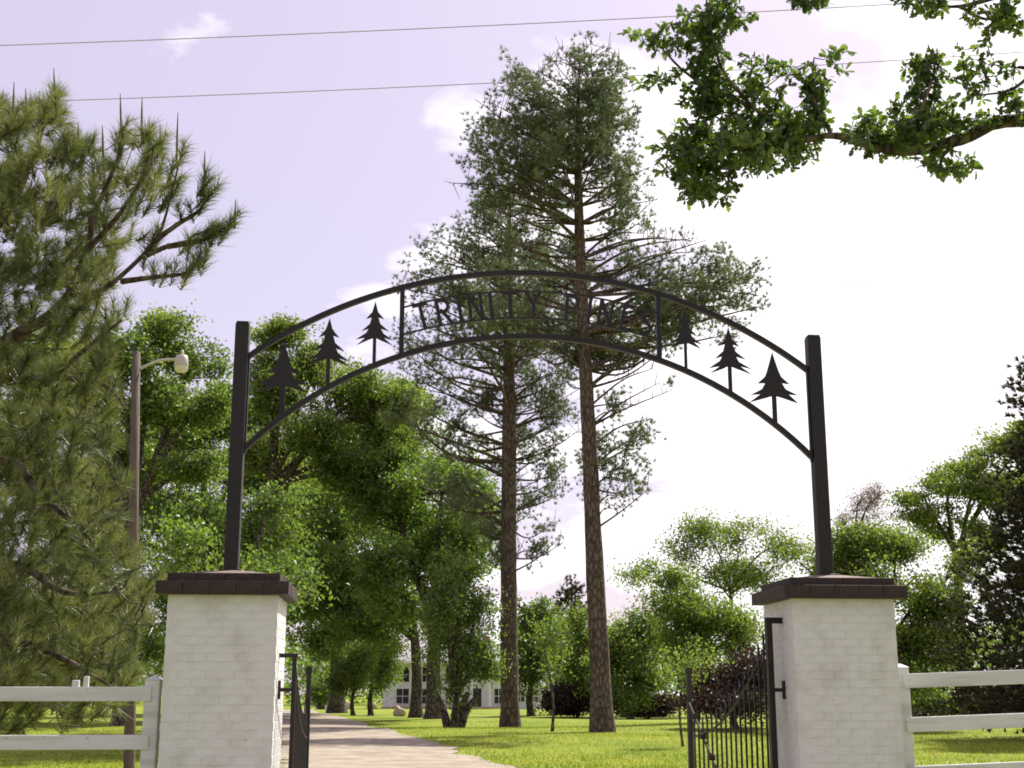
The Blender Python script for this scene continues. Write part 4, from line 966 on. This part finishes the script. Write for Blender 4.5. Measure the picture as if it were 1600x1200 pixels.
ct = np.clip(np.repeat(.4 + .25 * noise3(T, .4, 81), per) + rng.normal(0, .24, k), 0, 1); t = np.repeat(ct, len(outl))
finish_tree('overhanging_oak', base, wood, M_bark, V, Fc, t, L_oak, 'oak whose leafy branch ends hang into the bright sky above the arch', 'tree')

# ------------------------------------------------------------------ white house behind the trees
DH = 168.0
h0 = P(598, 1105, DH); h0[2] = 0
hk = m_per_px(DH)
def hx(px): return (px - 598) * hk
house = empty('white_house', (h0[0], h0[1], 0), 'two-storey white house with pale roof and dark windows behind the oaks', 'house', rz=-YAW)
Wd, Dp, Ht = hx(792), 9.0, 5.6
link('wall', box_mesh('wall', (Wd / 2, Dp / 2, Ht / 2), (Wd, Dp, Ht)), M_housewhite, house)
bm = bmesh.new()
v = [bm.verts.new(c) for c in ((-.5, -.6, Ht), (Wd + .5, -.6, Ht), (Wd + .5, Dp + .6, Ht), (-.5, Dp + .6, Ht), (2.6, Dp / 2, Ht + 2.3), (Wd - 2.6, Dp / 2, Ht + 2.3))]
for f in ((0, 1, 5, 4), (1, 2, 5), (2, 3, 4, 5), (3, 0, 4), (3, 2, 1, 0)): bm.faces.new([v[i] for i in f])
rf = link('roof', bm_mesh('roof', bm), M_roof, house)
link('chimney', box_mesh('chimney', (0, 0, 0), (1.0, .8, 2.4)), M_brickred, rf, (Wd * .8, Dp / 2 + .6, Ht + 2.2))
def window(x, z, w_, h_, parent=house):
    o = link('window', box_mesh('window', (0, 0, 0), (w_ + .3, .12, h_ + .3)), M_housewhite, parent, (x, -.04, z))
    link('pane', box_mesh('pane', (0, -.075, 0), (w_, .05, h_)), M_glass, o)
    link('mullion', box_mesh('mullion', (0, -.11, 0), (.07, .03, h_)), M_housewhite, o)
    link('sash_bar', box_mesh('sash_bar', (0, -.108, 0), (w_, .03, .07)), M_housewhite, o)
for px_ in (628, 664, 700, 774):
    for z in (1.5, 4.1): window(hx(px_), z, 1.5 if px_ < 640 else 1.0, 1.75)
for px_ in (612, 643, 705, 733, 760):
    cb = bmesh.new(); bmesh.ops.create_cone(cb, cap_ends=True, segments=14, radius1=.2, radius2=.17, depth=Ht, matrix=Matrix.Translation((hx(px_), -1.6, Ht / 2)))
    link('column', bm_mesh('column', cb), M_housewhite, house)
link('porch_roof', box_mesh('porch_roof', (hx(686), -1.1, Ht + .02), (hx(780) - hx(592) + 0, 2.2, .35)), M_housewhite, house)
link('porch_floor', box_mesh('porch_floor', (hx(686), -1.1, .12), (hx(775) - hx(598), 2.2, .24)), M_stone, house)
dr = link('door', box_mesh('door', (0, 0, 0), (1.1, .1, 2.2)), M_glass, house, (hx(741), -.06, 1.34)); link('door_frame', box_mesh('door_frame', (0, .02, .06), (1.4, .08, 2.4)), M_housewhite, dr)
wg = empty('house_wing', (h0[0] + hx(796) * math.cos(YAW) + 0 * math.sin(YAW), h0[1] - hx(796) * math.sin(YAW), 0), 'low white single-storey wing beyond the second pine trunk', 'house', rz=-YAW)
Ww = 46 * hk
link('wall', box_mesh('wall', (Ww / 2, 3, 1.4), (Ww, 6, 2.8)), M_housewhite, wg)
bm = bmesh.new(); v = [bm.verts.new(c) for c in ((-.0, -.4, 2.8), (Ww + .3, -.4, 2.8), (Ww + .3, 6.4, 2.8), (-.0, 6.4, 2.8), (0, 3, 4.2), (Ww + .3, 3, 4.2))]
for f in ((0, 1, 5, 4), (1, 2, 5), (2, 3, 4, 5), (3, 0, 4), (3, 2, 1, 0)): bm.faces.new([v[i] for i in f])
link('roof', bm_mesh('roof', bm), M_roof, wg)
for x in (Ww * .25, Ww * .7): window(x, 1.5, .9, 1.3, wg)
s0 = P(492, 1105, 160); s0[2] = 0
shed = empty('white_shed', (s0[0], s0[1], 0), 'small white shed beyond the end of the drive', 'shed', rz=-YAW)
link('wall', box_mesh('wall', (1.1, 1.5, 1.05), (2.2, 3, 2.1)), M_housewhite, shed)
bm = bmesh.new(); v = [bm.verts.new(c) for c in ((-.25, -.3, 2.1), (2.45, -.3, 2.1), (2.45, 3.3, 2.1), (-.25, 3.3, 2.1), (-.25, 1.5, 2.75), (2.45, 1.5, 2.75))]
for f in ((0, 1, 5, 4), (1, 2, 5), (2, 3, 4, 5), (3, 0, 4), (3, 2, 1, 0)): bm.faces.new([v[i] for i in f])
link('roof', bm_mesh('roof', bm), M_housewhite, shed)
link('door', box_mesh('door', (0, 0, 0), (.8, .06, 1.7)), M_glass, shed, (.7, -.02, .86))
# boulders lining the lawn near the house
for px_, py_, w_, h_, m_, lab in ((625, 1120, 20, 16, M_stone, 'largest tan boulder, left of the slim oak trunk'), (582, 1108, 16, 12, M_stone, 'tan boulder beneath the low tree with the thin stem'), (544, 1108, 12, 13, M_stone, 'pale boulder beside the big distant oak trunk')):
    Db = 3409 / (py_ - 1085.7); c = G(px_, py_); k = Db / F
    bm = bmesh.new(); bmesh.ops.create_icosphere(bm, subdivisions=3, radius=.5)
    for vv in bm.verts:
        nz = 1 + .22 * math.sin(vv.co.x * 5 + px_) * math.sin(vv.co.y * 6 + 1) + .12 * math.sin(vv.co.z * 9 + vv.co.x * 7)
        vv.co = Vector((vv.co.x * w_ * k * nz, vv.co.y * w_ * k * .8 * nz, max(vv.co.z + .35, -.02) * h_ * k * 1.15 * nz))
    me = bm_mesh('boulder', bm)
    for p_ in me.polygons: p_.use_smooth = True
    tag(link('boulder', me, m_, None, (c[0], c[1], roll(c[0], c[1]) - .02)), lab, 'boulder')
print('TRIS', sum(len(o.data.loops) - 2 * len(o.data.polygons) for o in scene.objects if o.type == 'MESH'))
